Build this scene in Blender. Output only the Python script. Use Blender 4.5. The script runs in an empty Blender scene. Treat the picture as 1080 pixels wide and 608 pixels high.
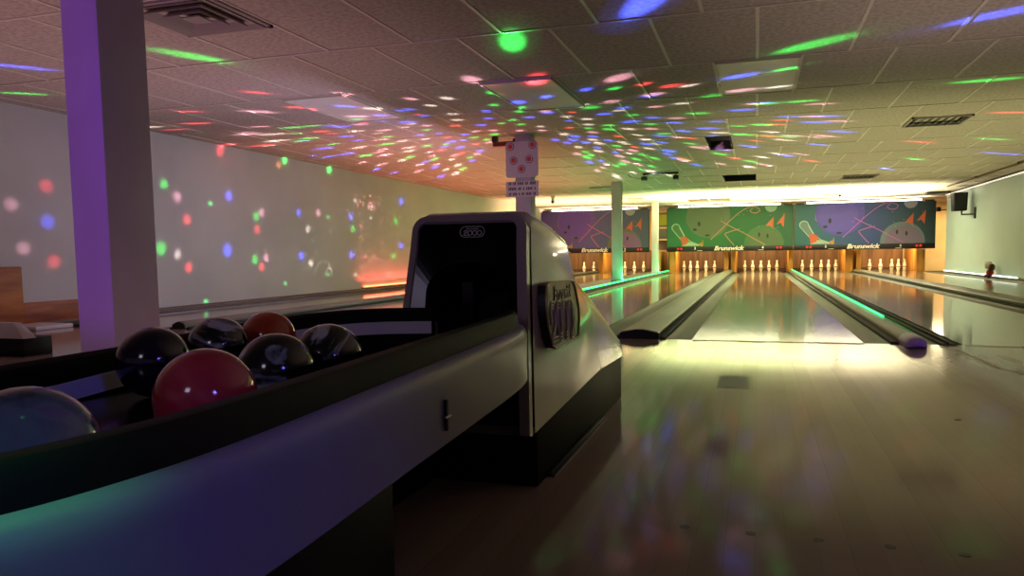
import bpy, bmesh, math, random
from mathutils import Vector
random.seed(7)
PI = math.pi
scene = bpy.context.scene
COL = scene.collection

# ------------------------------------------------------------------ helpers
def lin(c):
    return tuple((v/12.92 if v <= .04045 else ((v+.055)/1.055)**2.4) for v in c)

def rgb(r, g, b):
    return lin((r/255, g/255, b/255))

def mat(name, color, rough=.5, metal=0.0, spec=.5, coat=0.0, emit=None, estr=0.0, coat_rough=.05):
    m = bpy.data.materials.new(name)
    m.use_nodes = True
    p = m.node_tree.nodes['Principled BSDF']
    p.inputs['Base Color'].default_value = (*color, 1)
    p.inputs['Roughness'].default_value = rough
    p.inputs['Metallic'].default_value = metal
    p.inputs['Specular IOR Level'].default_value = spec
    p.inputs['Coat Weight'].default_value = coat
    p.inputs['Coat Roughness'].default_value = coat_rough
    if emit:
        p.inputs['Emission Color'].default_value = (*emit, 1)
        p.inputs['Emission Strength'].default_value = estr
    return m

def noise_col(m, c1, c2, scale=(4, 4, 4), detail=4, lo=.35, hi=.65, bump=0.0, distort=0.0, rough=None):
    """mix two colours through stretched object-space noise"""
    nt = m.node_tree; N = nt.nodes; L = nt.links
    p = N['Principled BSDF']
    tc = N.new('ShaderNodeTexCoord'); mp = N.new('ShaderNodeMapping')
    mp.inputs['Scale'].default_value = scale
    nz = N.new('ShaderNodeTexNoise'); nz.inputs['Scale'].default_value = 1.0
    nz.inputs['Detail'].default_value = detail; nz.inputs['Distortion'].default_value = distort
    cr = N.new('ShaderNodeValToRGB')
    cr.color_ramp.elements[0].position = lo; cr.color_ramp.elements[0].color = (*c1, 1)
    cr.color_ramp.elements[1].position = hi; cr.color_ramp.elements[1].color = (*c2, 1)
    L.new(tc.outputs['Object'], mp.inputs['Vector']); L.new(mp.outputs[0], nz.inputs['Vector'])
    L.new(nz.outputs['Fac'], cr.inputs[0]); L.new(cr.outputs[0], p.inputs['Base Color'])
    if bump:
        b = N.new('ShaderNodeBump'); b.inputs['Strength'].default_value = bump; b.inputs['Distance'].default_value = .01
        L.new(nz.outputs['Fac'], b.inputs['Height']); L.new(b.outputs[0], p.inputs['Normal'])
    if rough:
        mr = N.new('ShaderNodeMapRange')
        mr.inputs['To Min'].default_value = rough[0]; mr.inputs['To Max'].default_value = rough[1]
        L.new(nz.outputs['Fac'], mr.inputs['Value']); L.new(mr.outputs[0], p.inputs['Roughness'])
    return m

class MB:
    """mesh builder: every build() makes ONE mesh object"""
    def __init__(self):
        self.v = []; self.f = []; self.mi = []
    def add(self, vs, fs, mi=0):
        b = len(self.v)
        self.v += [tuple(x) for x in vs]
        for f in fs:
            self.f.append([b+i for i in f]); self.mi.append(mi)
        return self
    def box(self, x0, x1, y0, y1, z0, z1, mi=0):
        vs = [(x, y, z) for z in (z0, z1) for y in (y0, y1) for x in (x0, x1)]
        return self.add(vs, [(0, 2, 3, 1), (4, 5, 7, 6), (0, 1, 5, 4), (2, 6, 7, 3), (0, 4, 6, 2), (1, 3, 7, 5)], mi)
    def hexa(self, pts, mi=0):
        return self.add(pts, [(0, 3, 2, 1), (4, 5, 6, 7), (0, 1, 5, 4), (1, 2, 6, 5), (2, 3, 7, 6), (3, 0, 4, 7)], mi)
    def poly(self, pts, mi=0):
        return self.add(pts, [tuple(range(len(pts)))], mi)
    def prism(self, poly, a0, a1, axis, mi=0):
        """poly: 2-D points; axis 0: (y,z) along x; 1: (x,z) along y; 2: (x,y) along z"""
        def P(p, a):
            return (a, p[0], p[1]) if axis == 0 else ((p[0], a, p[1]) if axis == 1 else (p[0], p[1], a))
        n = len(poly)
        vs = [P(p, a0) for p in poly] + [P(p, a1) for p in poly]
        fs = [tuple(range(n))[::-1], tuple(range(n, 2*n))] + [(i, (i+1) % n, n+(i+1) % n, n+i) for i in range(n)]
        return self.add(vs, fs, mi)
    def lathe(self, prof, c=(0, 0, 0), n=20, mi=0, axis=2):
        vs = []; fs = []
        for r, z in prof:
            for k in range(n):
                a = 2*PI*k/n
                q = (r*math.cos(a), r*math.sin(a), z)
                if axis == 1: q = (q[0], q[2], q[1])
                if axis == 0: q = (q[2], q[0], q[1])
                vs.append((c[0]+q[0], c[1]+q[1], c[2]+q[2]))
        m = len(prof)
        for i in range(m-1):
            for k in range(n):
                fs.append((i*n+k, i*n+(k+1) % n, (i+1)*n+(k+1) % n, (i+1)*n+k))
        fs.append(tuple(range(n))[::-1]); fs.append(tuple((m-1)*n+k for k in range(n)))
        return self.add(vs, fs, mi)
    def ellipsoid(self, c, r, n=20, mi=0):
        prof = [(math.sin(PI*i/n), -math.cos(PI*i/n)) for i in range(1, n)]
        b = len(self.v)
        self.lathe(prof, (0, 0, 0), n*2, mi)
        for i in range(b, len(self.v)):
            x, y, z = self.v[i]
            self.v[i] = (c[0]+x*r[0], c[1]+y*r[1], c[2]+z*r[2])
        return self
    def tube(self, pts, r, n=8, mi=0, closed=False):
        pts = [Vector(p) for p in pts]; m = len(pts); vs = []; fs = []
        prev = None
        for i, p in enumerate(pts):
            if closed: t = pts[(i+1) % m]-pts[i-1]
            else: t = pts[min(i+1, m-1)]-pts[max(i-1, 0)]
            t.normalize()
            if prev is None:
                up = Vector((0, 0, 1)) if abs(t.z) < .9 else Vector((1, 0, 0))
                s = t.cross(up).normalized()
            else:
                s = (prev-t*prev.dot(t)).normalized()
            prev = s; q = t.cross(s)
            for k in range(n):
                a = 2*PI*k/n
                vs.append(p+s*(r*math.cos(a))+q*(r*math.sin(a)))
        rng = m if closed else m-1
        for i in range(rng):
            j = (i+1) % m
            for k in range(n):
                fs.append((i*n+k, i*n+(k+1) % n, j*n+(k+1) % n, j*n+k))
        if not closed:
            fs.append(tuple(range(n))[::-1]); fs.append(tuple((m-1)*n+k for k in range(n)))
        return self.add(vs, fs, mi)
    def sweep(self, path, prof, mi=0, closed=True):
        """sweep a closed (offset, z) profile along a plan path; offset is along the path's right-hand normal"""
        m = len(path); k = len(prof); vs = []; fs = []
        for i in range(m):
            a = path[max(i-1, 0)]; b = path[min(i+1, m-1)]
            tx, ty = b[0]-a[0], b[1]-a[1]; l = math.hypot(tx, ty) or 1
            nx, ny = -ty/l, tx/l
            for o, z in prof:
                vs.append((path[i][0]+nx*o, path[i][1]+ny*o, z))
        kk = k if closed else k-1
        for i in range(m-1):
            for j in range(kk):
                fs.append((i*k+j, i*k+(j+1) % k, (i+1)*k+(j+1) % k, (i+1)*k+j))
        if closed:
            fs.append(tuple(range(k))[::-1]); fs.append(tuple((m-1)*k+j for j in range(k)))
        return self.add(vs, fs, mi)
    def build(self, name, mats, parent=None, smooth=False, bevel=0.0, segs=2, angle=35):
        me = bpy.data.meshes.new(name)
        me.from_pydata(self.v, [], self.f)
        if not isinstance(mats, (list, tuple)): mats = [mats]
        for m in mats: me.materials.append(m)
        me.polygons.foreach_set('material_index', self.mi)
        bm = bmesh.new(); bm.from_mesh(me)
        bmesh.ops.recalc_face_normals(bm, faces=bm.faces)
        if bevel:
            es = [e for e in bm.edges if len(e.link_faces) == 2 and e.calc_face_angle(0) > math.radians(angle)]
            bmesh.ops.bevel(bm, geom=es, offset=bevel, segments=segs, profile=.5, affect='EDGES', clamp_overlap=True)
        bm.to_mesh(me); bm.free()
        if smooth or bevel:
            me.polygons.foreach_set('use_smooth', [True]*len(me.polygons))
            me.set_sharp_from_angle(angle=math.radians(40))
        o = bpy.data.objects.new(name, me)
        COL.objects.link(o)
        put(o, parent)
        return o

def put(o, parent):
    if parent is not None:
        o.parent = parent
        w = Vector((0, 0, 0)); q = parent
        while q is not None:
            w += q.location; q = q.parent
        o.location = -w

def tag(o, label, cat, group=None, kind=None):
    if label: o['label'] = label
    if cat: o['category'] = cat
    if group: o['group'] = group
    if kind: o['kind'] = kind
    return o

def thing(name, label, cat, loc, group=None):
    o = bpy.data.objects.new(name, None)
    o.empty_display_size = .05
    COL.objects.link(o); o.location = loc
    return tag(o, label, cat, group)

def struct(o):
    o['kind'] = 'structure'; return o

def dup(root, loc):
    r = root.copy(); COL.objects.link(r); r.location = loc
    for ch in list(root.children):
        k = ch.copy(); COL.objects.link(k); k.parent = r
        for g in list(ch.children):
            d = g.copy(); COL.objects.link(d); d.parent = k
    return r

def smoothpath(p, n=6):
    out = []
    for i in range(len(p)-1):
        a, b, c_, d = p[max(i-1, 0)], p[i], p[i+1], p[min(i+2, len(p)-1)]
        for k in range(n):
            t = k/n
            out.append(tuple(.5*((2*b[j])+(-a[j]+c_[j])*t+(2*a[j]-5*b[j]+4*c_[j]-d[j])*t*t+(-a[j]+3*b[j]-3*c_[j]+d[j])*t**3) for j in range(len(b))))
    out.append(tuple(p[-1]))
    return out

def text_mesh(name, body, size, mapf, m, parent=None, shear=0.0, extrude=.002, bold=0.0, spacing=1.0, width=None):
    """lettering as a mesh; mapf(u, v, w) places glyph plane points in the world"""
    cu = bpy.data.curves.new('lettering', 'FONT'); cu.body = body; cu.size = size
    cu.align_x = 'CENTER'; cu.align_y = 'CENTER'; cu.shear = shear; cu.extrude = extrude; cu.offset = bold
    cu.space_character = spacing; cu.resolution_u = 4
    tmp = bpy.data.objects.new('lettering', cu); COL.objects.link(tmp)
    bpy.context.view_layer.update()
    dg = bpy.context.evaluated_depsgraph_get()
    me = bpy.data.meshes.new_from_object(tmp.evaluated_get(dg))
    bpy.data.objects.remove(tmp); bpy.data.curves.remove(cu)
    xs = [v.co.x for v in me.vertices]
    s = 1.0 if not width else width/(max(xs)-min(xs))
    for v in me.vertices:
        v.co = Vector(mapf(v.co.x*s, v.co.y, v.co.z))
    me.materials.clear(); me.materials.append(m); me.name = name
    o = bpy.data.objects.new(name, me); COL.objects.link(o); put(o, parent)
    return o

# ------------------------------------------------------------------ materials
M = {}
M['approach'] = mat('approach_maple', rgb(150, 128, 104), .2, spec=.28)
M['lane'] = mat('lane_synthetic', rgb(150, 128, 110), .06, spec=.36)
M['gutter'] = mat('gutter_grey', rgb(88, 88, 78), .45)
M['cap'] = noise_col(mat('capping_grey', rgb(110, 108, 95), .35), rgb(96, 95, 84), rgb(120, 118, 104), (3, 1, 3))
M['cap_end'] = mat('capping_black', rgb(14, 13, 14), .45)
M['groove'] = mat('groove_black', rgb(16, 16, 15), .6)
M['wall'] = noise_col(mat('wall_paint', rgb(205, 203, 198), .55), rgb(196, 195, 190), rgb(212, 210, 206), (.7, .7, .7), 3)
M['wall_right'] = noise_col(mat('wall_paint_green', rgb(180, 206, 204), .5), rgb(172, 199, 197), rgb(188, 212, 210), (.6, .6, .6), 3)
M['backwall'] = noise_col(mat('service_wall', rgb(214, 178, 120), .7), rgb(196, 160, 104), rgb(226, 192, 134), (.9, .9, .9), 4)
M['tile'] = noise_col(mat('ceiling_tile', rgb(176, 168, 156), .85), rgb(160, 152, 141), rgb(186, 178, 166), (34, 34, 34), 5, .38, .62, bump=.25)
M['bar'] = mat('ceiling_bar', rgb(206, 200, 186), .45)
M['panel_lens'] = mat('light_panel_lens', rgb(214, 212, 206), .35)
M['vent'] = mat('vent_metal', rgb(150, 143, 140), .5)
M['dark'] = mat('dark_void', rgb(10, 9, 9), .8)
M['pillar'] = noise_col(mat('pillar_paint', rgb(188, 180, 190), .5), rgb(180, 173, 183), rgb(195, 188, 197), (2, 2, 2), 2)
M['white'] = mat('white_paint', rgb(215, 212, 206), .4)
M['shell'] = noise_col(mat('hood_shell', rgb(170, 160, 154), .2, coat=.8), rgb(164, 154, 148), rgb(176, 166, 160), (3, 3, 3), 2)
M['fascia'] = mat('tray_fascia', rgb(124, 122, 132), .45, coat=.1)
M['black_gloss'] = mat('black_gloss', rgb(6, 6, 7), .16, spec=.25)
M['black'] = mat('black_plastic', rgb(8, 8, 8), .55, spec=.25)
M['rail'] = mat('rail_rubber', rgb(9, 8, 7), .6, spec=.15)
M['bed'] = mat('tray_bed', rgb(20, 19, 20), .18)
M['strip'] = mat('tray_strip', rgb(226, 232, 230), .4)
M['badge'] = mat('badge_brown', rgb(26, 20, 18), .3)
M['gold'] = mat('badge_gold', rgb(190, 162, 120), .3, metal=.4)
M['silver'] = mat('badge_silver', rgb(196, 190, 178), .3, metal=.4)
M['script'] = mat('badge_script', rgb(72, 76, 100), .35, metal=.3)
M['chrome'] = mat('chrome', rgb(205, 205, 208), .15, metal=1)
M['grey_line'] = mat('logo_grey', rgb(225, 225, 225), .35)
M['pin'] = mat('pin_white', rgb(240, 232, 205), .25, coat=.4)
M['pin_band'] = mat('pin_band', rgb(44, 30, 22), .5)
M['pit_wood'] = noise_col(mat('pit_back_wood', rgb(120, 76, 34), .5), rgb(96, 58, 25), rgb(138, 92, 44), (9, 2, .8), 3)
M['post'] = noise_col(mat('kickback_wood', rgb(206, 142, 58), .4), rgb(186, 122, 44), rgb(220, 158, 74), (6, 6, 1.2), 3)
M['post_dark'] = mat('dark_brown_board', rgb(70, 42, 22), .6)  # even dark brown for kick strips, carton and hatches
M['orange_wood'] = noise_col(mat('orange_wood', rgb(168, 92, 46), .5), rgb(140, 70, 34), rgb(186, 106, 54), (2, 2, 14), 4)
M['band'] = mat('mask_band', rgb(18, 14, 16), .4)
M['letter'] = mat('mask_letter', rgb(238, 232, 224), .4)
M['score'] = mat('score_led', rgb(120, 12, 10), .4, emit=rgb(255, 40, 30), estr=.5)
M['led_green'] = mat('led_green', rgb(30, 160, 90), .4, emit=(.01, 1.0, .17), estr=3.2)
M['led_white'] = mat('led_white', rgb(220, 225, 220), .4, emit=(.9, 1.0, .85), estr=1.3)
M['led_red'] = mat('led_red', rgb(220, 60, 40), .4, emit=(1.0, .16, .06), estr=4.0)
M['tube_white'] = mat('tube_white', rgb(250, 246, 230), .4, emit=(1.0, .93, .72), estr=8.0)
M['tube_holder'] = mat('tube_holder', rgb(120, 112, 96), .5)
M['trim_white'] = mat('trim_white', rgb(245, 243, 236), .35)
M['top_strip'] = mat('top_strip', rgb(225, 222, 210), .4, emit=(1.0, .94, .80), estr=.55)  # slight glow given to the pale strip topping the right wall
M['sign'] = mat('sign_plate', rgb(206, 198, 204), .45)
M['sign_ink'] = mat('sign_ink', rgb(70, 46, 78), .5)
M['sign_ring'] = mat('sign_ring', rgb(40, 24, 40), .5)
M['sign_red'] = mat('sign_red', rgb(206, 60, 36), .45)
M['cone_white'] = mat('fixture_white', rgb(225, 220, 225), .35)
M['black_metal'] = mat('black_metal', rgb(18, 18, 18), .4)
M['brown'] = mat('conduit_brown', rgb(104, 78, 50), .5)
M['dark_red'] = mat('dark_red_metal', rgb(110, 22, 26), .4)
M['nose'] = mat('nose_purple_lit', rgb(150, 130, 176), .35)  # purple lamp light put into the nose colour
M['divider'] = mat('divider_grey', rgb(98, 96, 88), .4)
M['plush_red'] = mat('plush_red', rgb(170, 34, 34), .8)
M['plush_brown'] = mat('plush_brown', rgb(74, 44, 30), .8)
M['plush_white'] = mat('plush_white', rgb(235, 230, 222), .8)
M['yellow_bin'] = mat('yellow_bin', rgb(190, 170, 40), .5)
M['grey_board'] = mat('grey_board', rgb(128, 116, 100), .6)
M['scuff'] = mat('floor_scuff', rgb(212, 200, 172), .35)
M['foul'] = mat('foul_glint', rgb(206, 190, 150), .3)  # pale lamp reflection painted at the foul line
M['dot_ink'] = mat('approach_dot', rgb(40, 28, 24), .4)

def wood_boards(m, c1, c2, c3, pitch, r0, r1, blotch=.15, seam=.12, bump=.02):
    """narrow boards running along Y, with a slight shade per board and worn gloss"""
    nt = m.node_tree; N = nt.nodes; L = nt.links; p = N['Principled BSDF']
    tc = N.new('ShaderNodeTexCoord'); sep = N.new('ShaderNodeSeparateXYZ')
    L.new(tc.outputs['Object'], sep.inputs[0])
    dv = N.new('ShaderNodeMath'); dv.operation = 'DIVIDE'; dv.inputs[1].default_value = pitch
    L.new(sep.outputs[0], dv.inputs[0])
    fl = N.new('ShaderNodeMath'); fl.operation = 'FLOOR'; L.new(dv.outputs[0], fl.inputs[0])
    wn = N.new('ShaderNodeTexWhiteNoise'); wn.noise_dimensions = '1D'; L.new(fl.outputs[0], wn.inputs['W'])
    cr = N.new('ShaderNodeValToRGB')
    cr.color_ramp.elements[0].color = (*c1, 1); cr.color_ramp.elements[1].color = (*c2, 1)
    L.new(wn.outputs['Value'], cr.inputs[0])
    mp = N.new('ShaderNodeMapping'); mp.inputs['Scale'].default_value = (1.4, .8, 1)
    nz = N.new('ShaderNodeTexNoise'); nz.inputs['Scale'].default_value = 1.3; nz.inputs['Detail'].default_value = 5
    L.new(tc.outputs['Object'], mp.inputs[0]); L.new(mp.outputs[0], nz.inputs['Vector'])
    mx = N.new('ShaderNodeMix'); mx.data_type = 'RGBA'; mx.inputs['B'].default_value = (*c3, 1)
    fac = N.new('ShaderNodeMapRange'); fac.inputs['From Min'].default_value = .45; fac.inputs['From Max'].default_value = .75
    fac.inputs['To Max'].default_value = blotch*4
    L.new(nz.outputs['Fac'], fac.inputs['Value']); L.new(fac.outputs[0], mx.inputs['Factor'])
    L.new(cr.outputs[0], mx.inputs['A'])
    # dark seams
    fr = N.new('ShaderNodeMath'); fr.operation = 'FRACT'; L.new(dv.outputs[0], fr.inputs[0])
    gt = N.new('ShaderNodeMath'); gt.operation = 'LESS_THAN'; gt.inputs[1].default_value = .05; L.new(fr.outputs[0], gt.inputs[0])
    sc = N.new('ShaderNodeMath'); sc.operation = 'MULTIPLY'; sc.inputs[1].default_value = seam; L.new(gt.outputs[0], sc.inputs[0])
    m2 = N.new('ShaderNodeMix'); m2.data_type = 'RGBA'; m2.inputs['B'].default_value = (*rgb(60, 46, 38), 1)
    L.new(sc.outputs[0], m2.inputs['Factor']); L.new(mx.outputs['Result'], m2.inputs['A'])
    L.new(m2.outputs['Result'], p.inputs['Base Color'])
    mr = N.new('ShaderNodeMapRange'); mr.inputs['To Min'].default_value = r0; mr.inputs['To Max'].default_value = r1
    L.new(nz.outputs['Fac'], mr.inputs['Value']); L.new(mr.outputs[0], p.inputs['Roughness'])
    nb = N.new('ShaderNodeTexNoise'); nb.inputs['Scale'].default_value = 5.0; nb.inputs['Detail'].default_value = 2
    L.new(tc.outputs['Object'], nb.inputs['Vector'])
    b = N.new('ShaderNodeBump'); b.inputs['Strength'].default_value = bump; b.inputs['Distance'].default_value = .02
    L.new(nb.outputs['Fac'], b.inputs['Height']); L.new(b.outputs[0], p.inputs['Normal'])

wood_boards(M['approach'], rgb(156, 138, 126), rgb(168, 150, 138), rgb(140, 122, 110), .06, .07, .13, .15, .10, .01)
wood_boards(M['lane'], rgb(140, 128, 114), rgb(152, 138, 122), rgb(130, 118, 106), .027, .065, .115, .1, .05, .006)

# ------------------------------------------------------------------ setting
LANES = [-5.54, -3.956, -1.80, 0.0, 1.625, 3.442]
HW = .5334
H = 1.97
XL, XR = -6.4, 4.4
YF = 20.2
struct(MB().box(XL-.1, 7.0, -9.0, 0.0, -.1, 0).build('floor', M['approach']))
struct(MB().box(XL-.1, 7.0, 0.0, YF, -.2, -.06).build('floor_subbase', M['groove']))
struct(MB().box(XL-.12, XL, -9.0, YF, -.2, 2.2).build('wall_left', M['wall']))
struct(MB().box(XR, XR+.12, -2.0, 16.25, -.2, H).build('wall_right', M['wall_right']))
struct(MB().box(XL-.1, 7.0, YF, YF+.1, -.2, 2.2).build('wall_back', M['backwall']))
struct(MB().box(6.9, 7.0, 13.0, YF, -.2, 2.2).build('wall_service', M['backwall']))

# guide dots and marks set into the approach
flo = bpy.data.objects['floor']
for x, y in ((-.265, -3.58), (-.128, -3.583), (.004, -3.585), (.138, -3.585), (.268, -3.593), (.548, -2.284)):
    MB().lathe([(.011, 0), (.011, .0008)], (x, y, 0), 14).build('guide_dot', M['dot_ink'], flo)
MB().box(-.284, -.151, -1.83, -1.49, 0, .0008).build('floor_patch', M['gutter'], flo)
# tube lamps' reflection along the foul line, painted as ragged pale strips
def ragged(x0, x1, yc, w, n):
    m_ = MB(); a = []; b = []
    for i in range(n+1):
        x = x0+(x1-x0)*i/n
        a.append((x, yc-w*(.4+random.random()), .0012)); b.append((x, yc+w*(.3+.6*random.random()), .0012))
    for i in range(n):
        m_.poly([a[i], a[i+1], b[i+1], b[i]])
    return m_
ragged(-.53, .53, -.02, .045, 26).build('worn_glint_edge', M['foul'], flo)
ragged(1.09, 2.15, -.02, .03, 20).build('worn_glint_edge', M['foul'], flo)
m_ = MB(); ed = [(.93, -.10), (.985, -.32), (1.0, -.6), (1.005, -.95), (1.075, -1.15), (1.15, -1.5)]  # peeled, worn lacquer edge
for i in range(len(ed)-1):
    (xa, ya), (xb, yb) = ed[i], ed[i+1]
    m_.poly([(xa, ya, .001), (xb, yb, .001), (xb+.03, yb+.02, .001), (xa+.025, ya+.03, .001)])
m_.build('worn_glint_edge', M['scuff'], flo)

# ceiling: tiles and grid
PX, PY = .61, 1.2192
xs0 = -.135
tiles = MB(); bars = MB()
row0 = -7
panel_cells = {}
for ri in range(row0, 17):
    y0 = -.58+PY*ri; y1 = y0+PY
    off = 0 if ri % 2 == 0 else .305
    k0 = int(math.floor((XL-xs0)/PX))-1
    bars.box(XL, 7, y0-.009, y0+.009, H-.002, H+.02)
    for k in range(k0, 13):
        x0 = xs0+off+PX*k; x1 = x0+PX
        if x1 < XL or x0 > 6.9: continue
        xa, xb = max(x0, XL), min(x1, 6.9)
        if xb-xa < .05: continue
        if x0 > XL:
            bars.box(x0-.011, x0+.011, y0, y1, H-.002, H+.02)
        hole = (ri == 4 and k == -1) or (ri == 8 and k == -1)
        if hole: continue
        s = [random.uniform(-.001, .004) for _ in range(4)]
        sag = random.choice((0, 0, -.003, -.008)) if ri > 2 else -.002
        z = H+.002
        xm, ym = (xa+xb)/2, (y0+y1)/2
        e = .002
        vs = [(xa+e, y0+e, z+s[0]), (xb-e, y0+e, z+s[1]), (xb-e, y1-e, z+s[2]), (xa+e, y1-e, z+s[3]), (xm, ym, z+sag)]
        top = [(v[0], v[1], z+.03) for v in vs[:4]]
        tiles.add(vs+top, [(0, 1, 4), (1, 2, 4), (2, 3, 4), (3, 0, 4), (0, 5, 6, 1), (1, 6, 7, 2), (2, 7, 8, 3), (3, 8, 5, 0)])
ceil = struct(tiles.build('ceiling', M['tile']))
bars.build('ceiling_grid', M['bar'], ceil)
MB().box(XL-.1, 7, -9, YF, 2.16, 2.2).build('ceiling_deck', M['dark'], ceil)

# missing tiles: dark openings with a lipped frame
def opening(x0, x1, y0, y1, label):
    t = thing('ceiling_opening', label, 'ceiling opening', ((x0+x1)/2, (y0+y1)/2, H), 'dark ceiling openings')
    MB().box(x0, x1, y0, y1, H+.10, H+.12).build('recess', M['dark'], t)
    f = MB()
    f.box(x0, x1, y1-.02, y1, H-.012, H+.1); f.box(x0, x1, y0, y0+.02, H-.004, H+.1)
    f.box(x0, x0+.015, y0, y1, H-.004, H+.1); f.box(x1-.015, x1, y0, y1, H-.004, H+.1)
    f.build('frame', M['black_metal'], t)
opening(-.742, -.44, 4.31, 5.5, 'black square opening in the ceiling, the nearer of the two dark gaps')
MB().box(-.437, -.14, 4.31, 5.5, H+.004, H+.03).build('ceiling_tile', M['tile'], ceil)
opening(-.742, -.14, 9.19, 10.38, 'black flat opening in the ceiling farther back, above the middle lane')

# pale acrylic light panels lying in the grid (unlit)
def light_panel(x0, x1, y0, y1, label, drop=0.004):
    t = thing('light_panel', label, 'ceiling light', ((x0+x1)/2, (y0+y1)/2, H), 'unlit ceiling light panels')
    MB().box(x0+.02, x1-.02, y0+.02, y1-.02, H-.004-drop, H+.002-drop).build('lens', M['panel_lens'], t)
    f = MB()
    for a in ((x0+.008, x1-.008, y0+.008, y0+.022), (x0+.008, x1-.008, y1-.022, y1-.008), (x0+.008, x0+.022, y0, y1), (x1-.022, x1-.008, y0, y1)):
        f.box(*a, H-.012-drop, H-.002)
    f.build('frame', M['bar'], t)
light_panel(-.44, .17, .64, 1.86, 'pale unlit light panel in the ceiling above the right-hand floor')
light_panel(-2.27, -1.66, .64, 1.86, 'lavender-lit pale light panel in the ceiling left of the green spot', .01)
light_panel(-4.1, -3.49, .64, 1.86, 'pinkish pale light panel in the ceiling left of centre')

# baseboard / ledge along the left wall
struct(MB().box(XL, XL+.04, -.2, 17.0, 0, .03).box(XL, XL+.02, -.2, 17.0, .04, .055).build('baseboard_left', M['grey_board']))
struct(MB().box(XR-.05, XR, -2, 16.2, 1.95, 1.967).build('trim_1', M['brown']))
struct(MB().box(XR-.02, XR, 9, 16.2, 0, .035).build('baseboard_right', M['grey_board']))

# ------------------------------------------------------------------ lanes, gutters, dividers
lane_lbl = ['glossy bowling lane against the left wall, mostly behind the ball return',
            'glossy bowling lane behind the round green-lit columns',
            'glossy bowling lane between green-lit columns and wide grey divider',
            'glossy bowling lane in the middle, between wide divider and green light strip',
            'glossy bowling lane just right of the green light strip',
            'glossy bowling lane farthest right, beside the pale wall']
LEND = 19.45
for i, x in enumerate(LANES):
    o = MB().box(x-HW, x+HW, 0.0, LEND, -.05, 0).build('bowling_lane', M['lane'])
    tag(o, lane_lbl[i], 'bowling lane', 'bowling lanes')

def gutter(x0, x1, label, y0=0.02):
    m_ = MB(); n = 6; top = []; bot = []
    for k in range(n+1):
        a = PI*k/n
        x = (x0+x1)/2-(x1-x0)/2*math.cos(a); z = -.002-.03*math.sin(a)
        top.append((x, z))
    prof = top+[(x1, -.045), (x0, -.045)]
    m_.prism(prof, y0, 17.5, 1)
    o = m_.build('gutter', M['gutter'], smooth=True)
    tag(o, label, 'gutter', 'lane gutters')
gutter(LANES[0]+HW+.004, LANES[0]+HW+.145, 'grey gutter right of the lane along the left wall')
gutter(LANES[1]-HW-.145, LANES[1]-HW-.004, 'grey gutter left of the lane behind the columns')
gutter(LANES[1]+HW+.004, LANES[1]+HW+.19, 'grey gutter left of the green-lit columns')
gutter(LANES[2]-HW-.19, LANES[2]-HW-.004, 'grey gutter just right of the left green light strip')
gutter(LANES[2]+HW+.004, LANES[2]+HW+.19, 'grey gutter left of the wide divider with black end')
gutter(LANES[3]-HW-.175, LANES[3]-HW-.004, 'grey gutter right of the wide divider with black end')
gutter(LANES[3]+HW+.004, LANES[3]+HW+.15, 'grey gutter left of the divider with purple-lit nose')
gutter(LANES[4]-HW-.21, LANES[4]-HW-.13, 'grey gutter right of the divider with purple-lit nose')
gutter(LANES[4]+HW+.004, LANES[4]+HW+.19, 'grey gutter left of the right-hand low divider')
gutter(LANES[5]-HW-.185, LANES[5]-HW-.004, 'grey gutter right of the right-hand low divider')
gutter(LANES[5]+HW+.004, LANES[5]+HW+.22, 'grey gutter along the foot of the right wall')

def capping(x0, x1, label, y0=0.0, h=.05, hm=.066):
    xc = (x0+x1)/2; w = x1-x0
    t = thing('lane_divider', label, 'lane divider', (xc, y0, 0), 'dividers between the lanes')
    prof = [(x0, -.04), (x1, -.04), (x1, h*.8), (x1-.012, h), (xc+w*.1, hm), (xc-w*.1, hm), (x0+.012, h), (x0, h*.8)]
    MB().prism(prof, y0+.012, 17.5, 1).build('capping', M['cap'], t)
    MB().prism([(a, max(b, -.0)) for a, b in [(x0-.002, 0), (x1+.002, 0)]]+[(x1+.002, h*.8), (xc+w*.1, hm-.004), (xc-w*.1, hm-.004), (x0-.002, h*.8)], y0, y0+.012, 1).build('end_plate', M['cap_end'], t)
    g = MB()
    g.box(x0-.045, x0-.004, y0+.02, 17.48, -.03, .012); g.box(x0-.022, x0-.016, y0+.02, 17.48, .012, .02)
    g.build('side_rail', M['groove'], t)
    g = MB()
    g.box(x1+.004, x1+.045, y0+.02, 17.48, -.03, .012); g.box(x1+.016, x1+.022, y0+.02, 17.48, .012, .02)
    g.build('side_rail', M['groove'], t)
    return t
capping(-1.02, -.757, 'wide grey lane divider with black end plate, right of the ball return')
capping(2.40, 2.67, 'grey lane divider cut by the right edge of the photo')
capping(-4.81, -4.69, 'lane divider with dark end, left of the first column behind the balls')

# left divider with the green strip (columns stand on it)
t = thing('lane_divider', 'low divider with a bright green light strip in front of the columns', 'lane divider', (-2.8, 0, 0), 'dividers between the lanes')
MB().box(-3.20, -2.56, .02, 17.5, -.04, .02).build('capping', M['cap'], t)
MB().box(-2.60, -2.565, .3, 17.48, .02, .045).build('led_channel', M['divider'], t)
s_ = MB().tube([(-2.575, .6, .055), (-2.575, 9.8, .055)], .012, 8).build('light_strip', M['led_green'], t)
s_ = MB().tube([(-2.575, 9.95, .055), (-2.575, 17.4, .055)], .012, 8).build('light_strip', M['led_green'], t)

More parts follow.
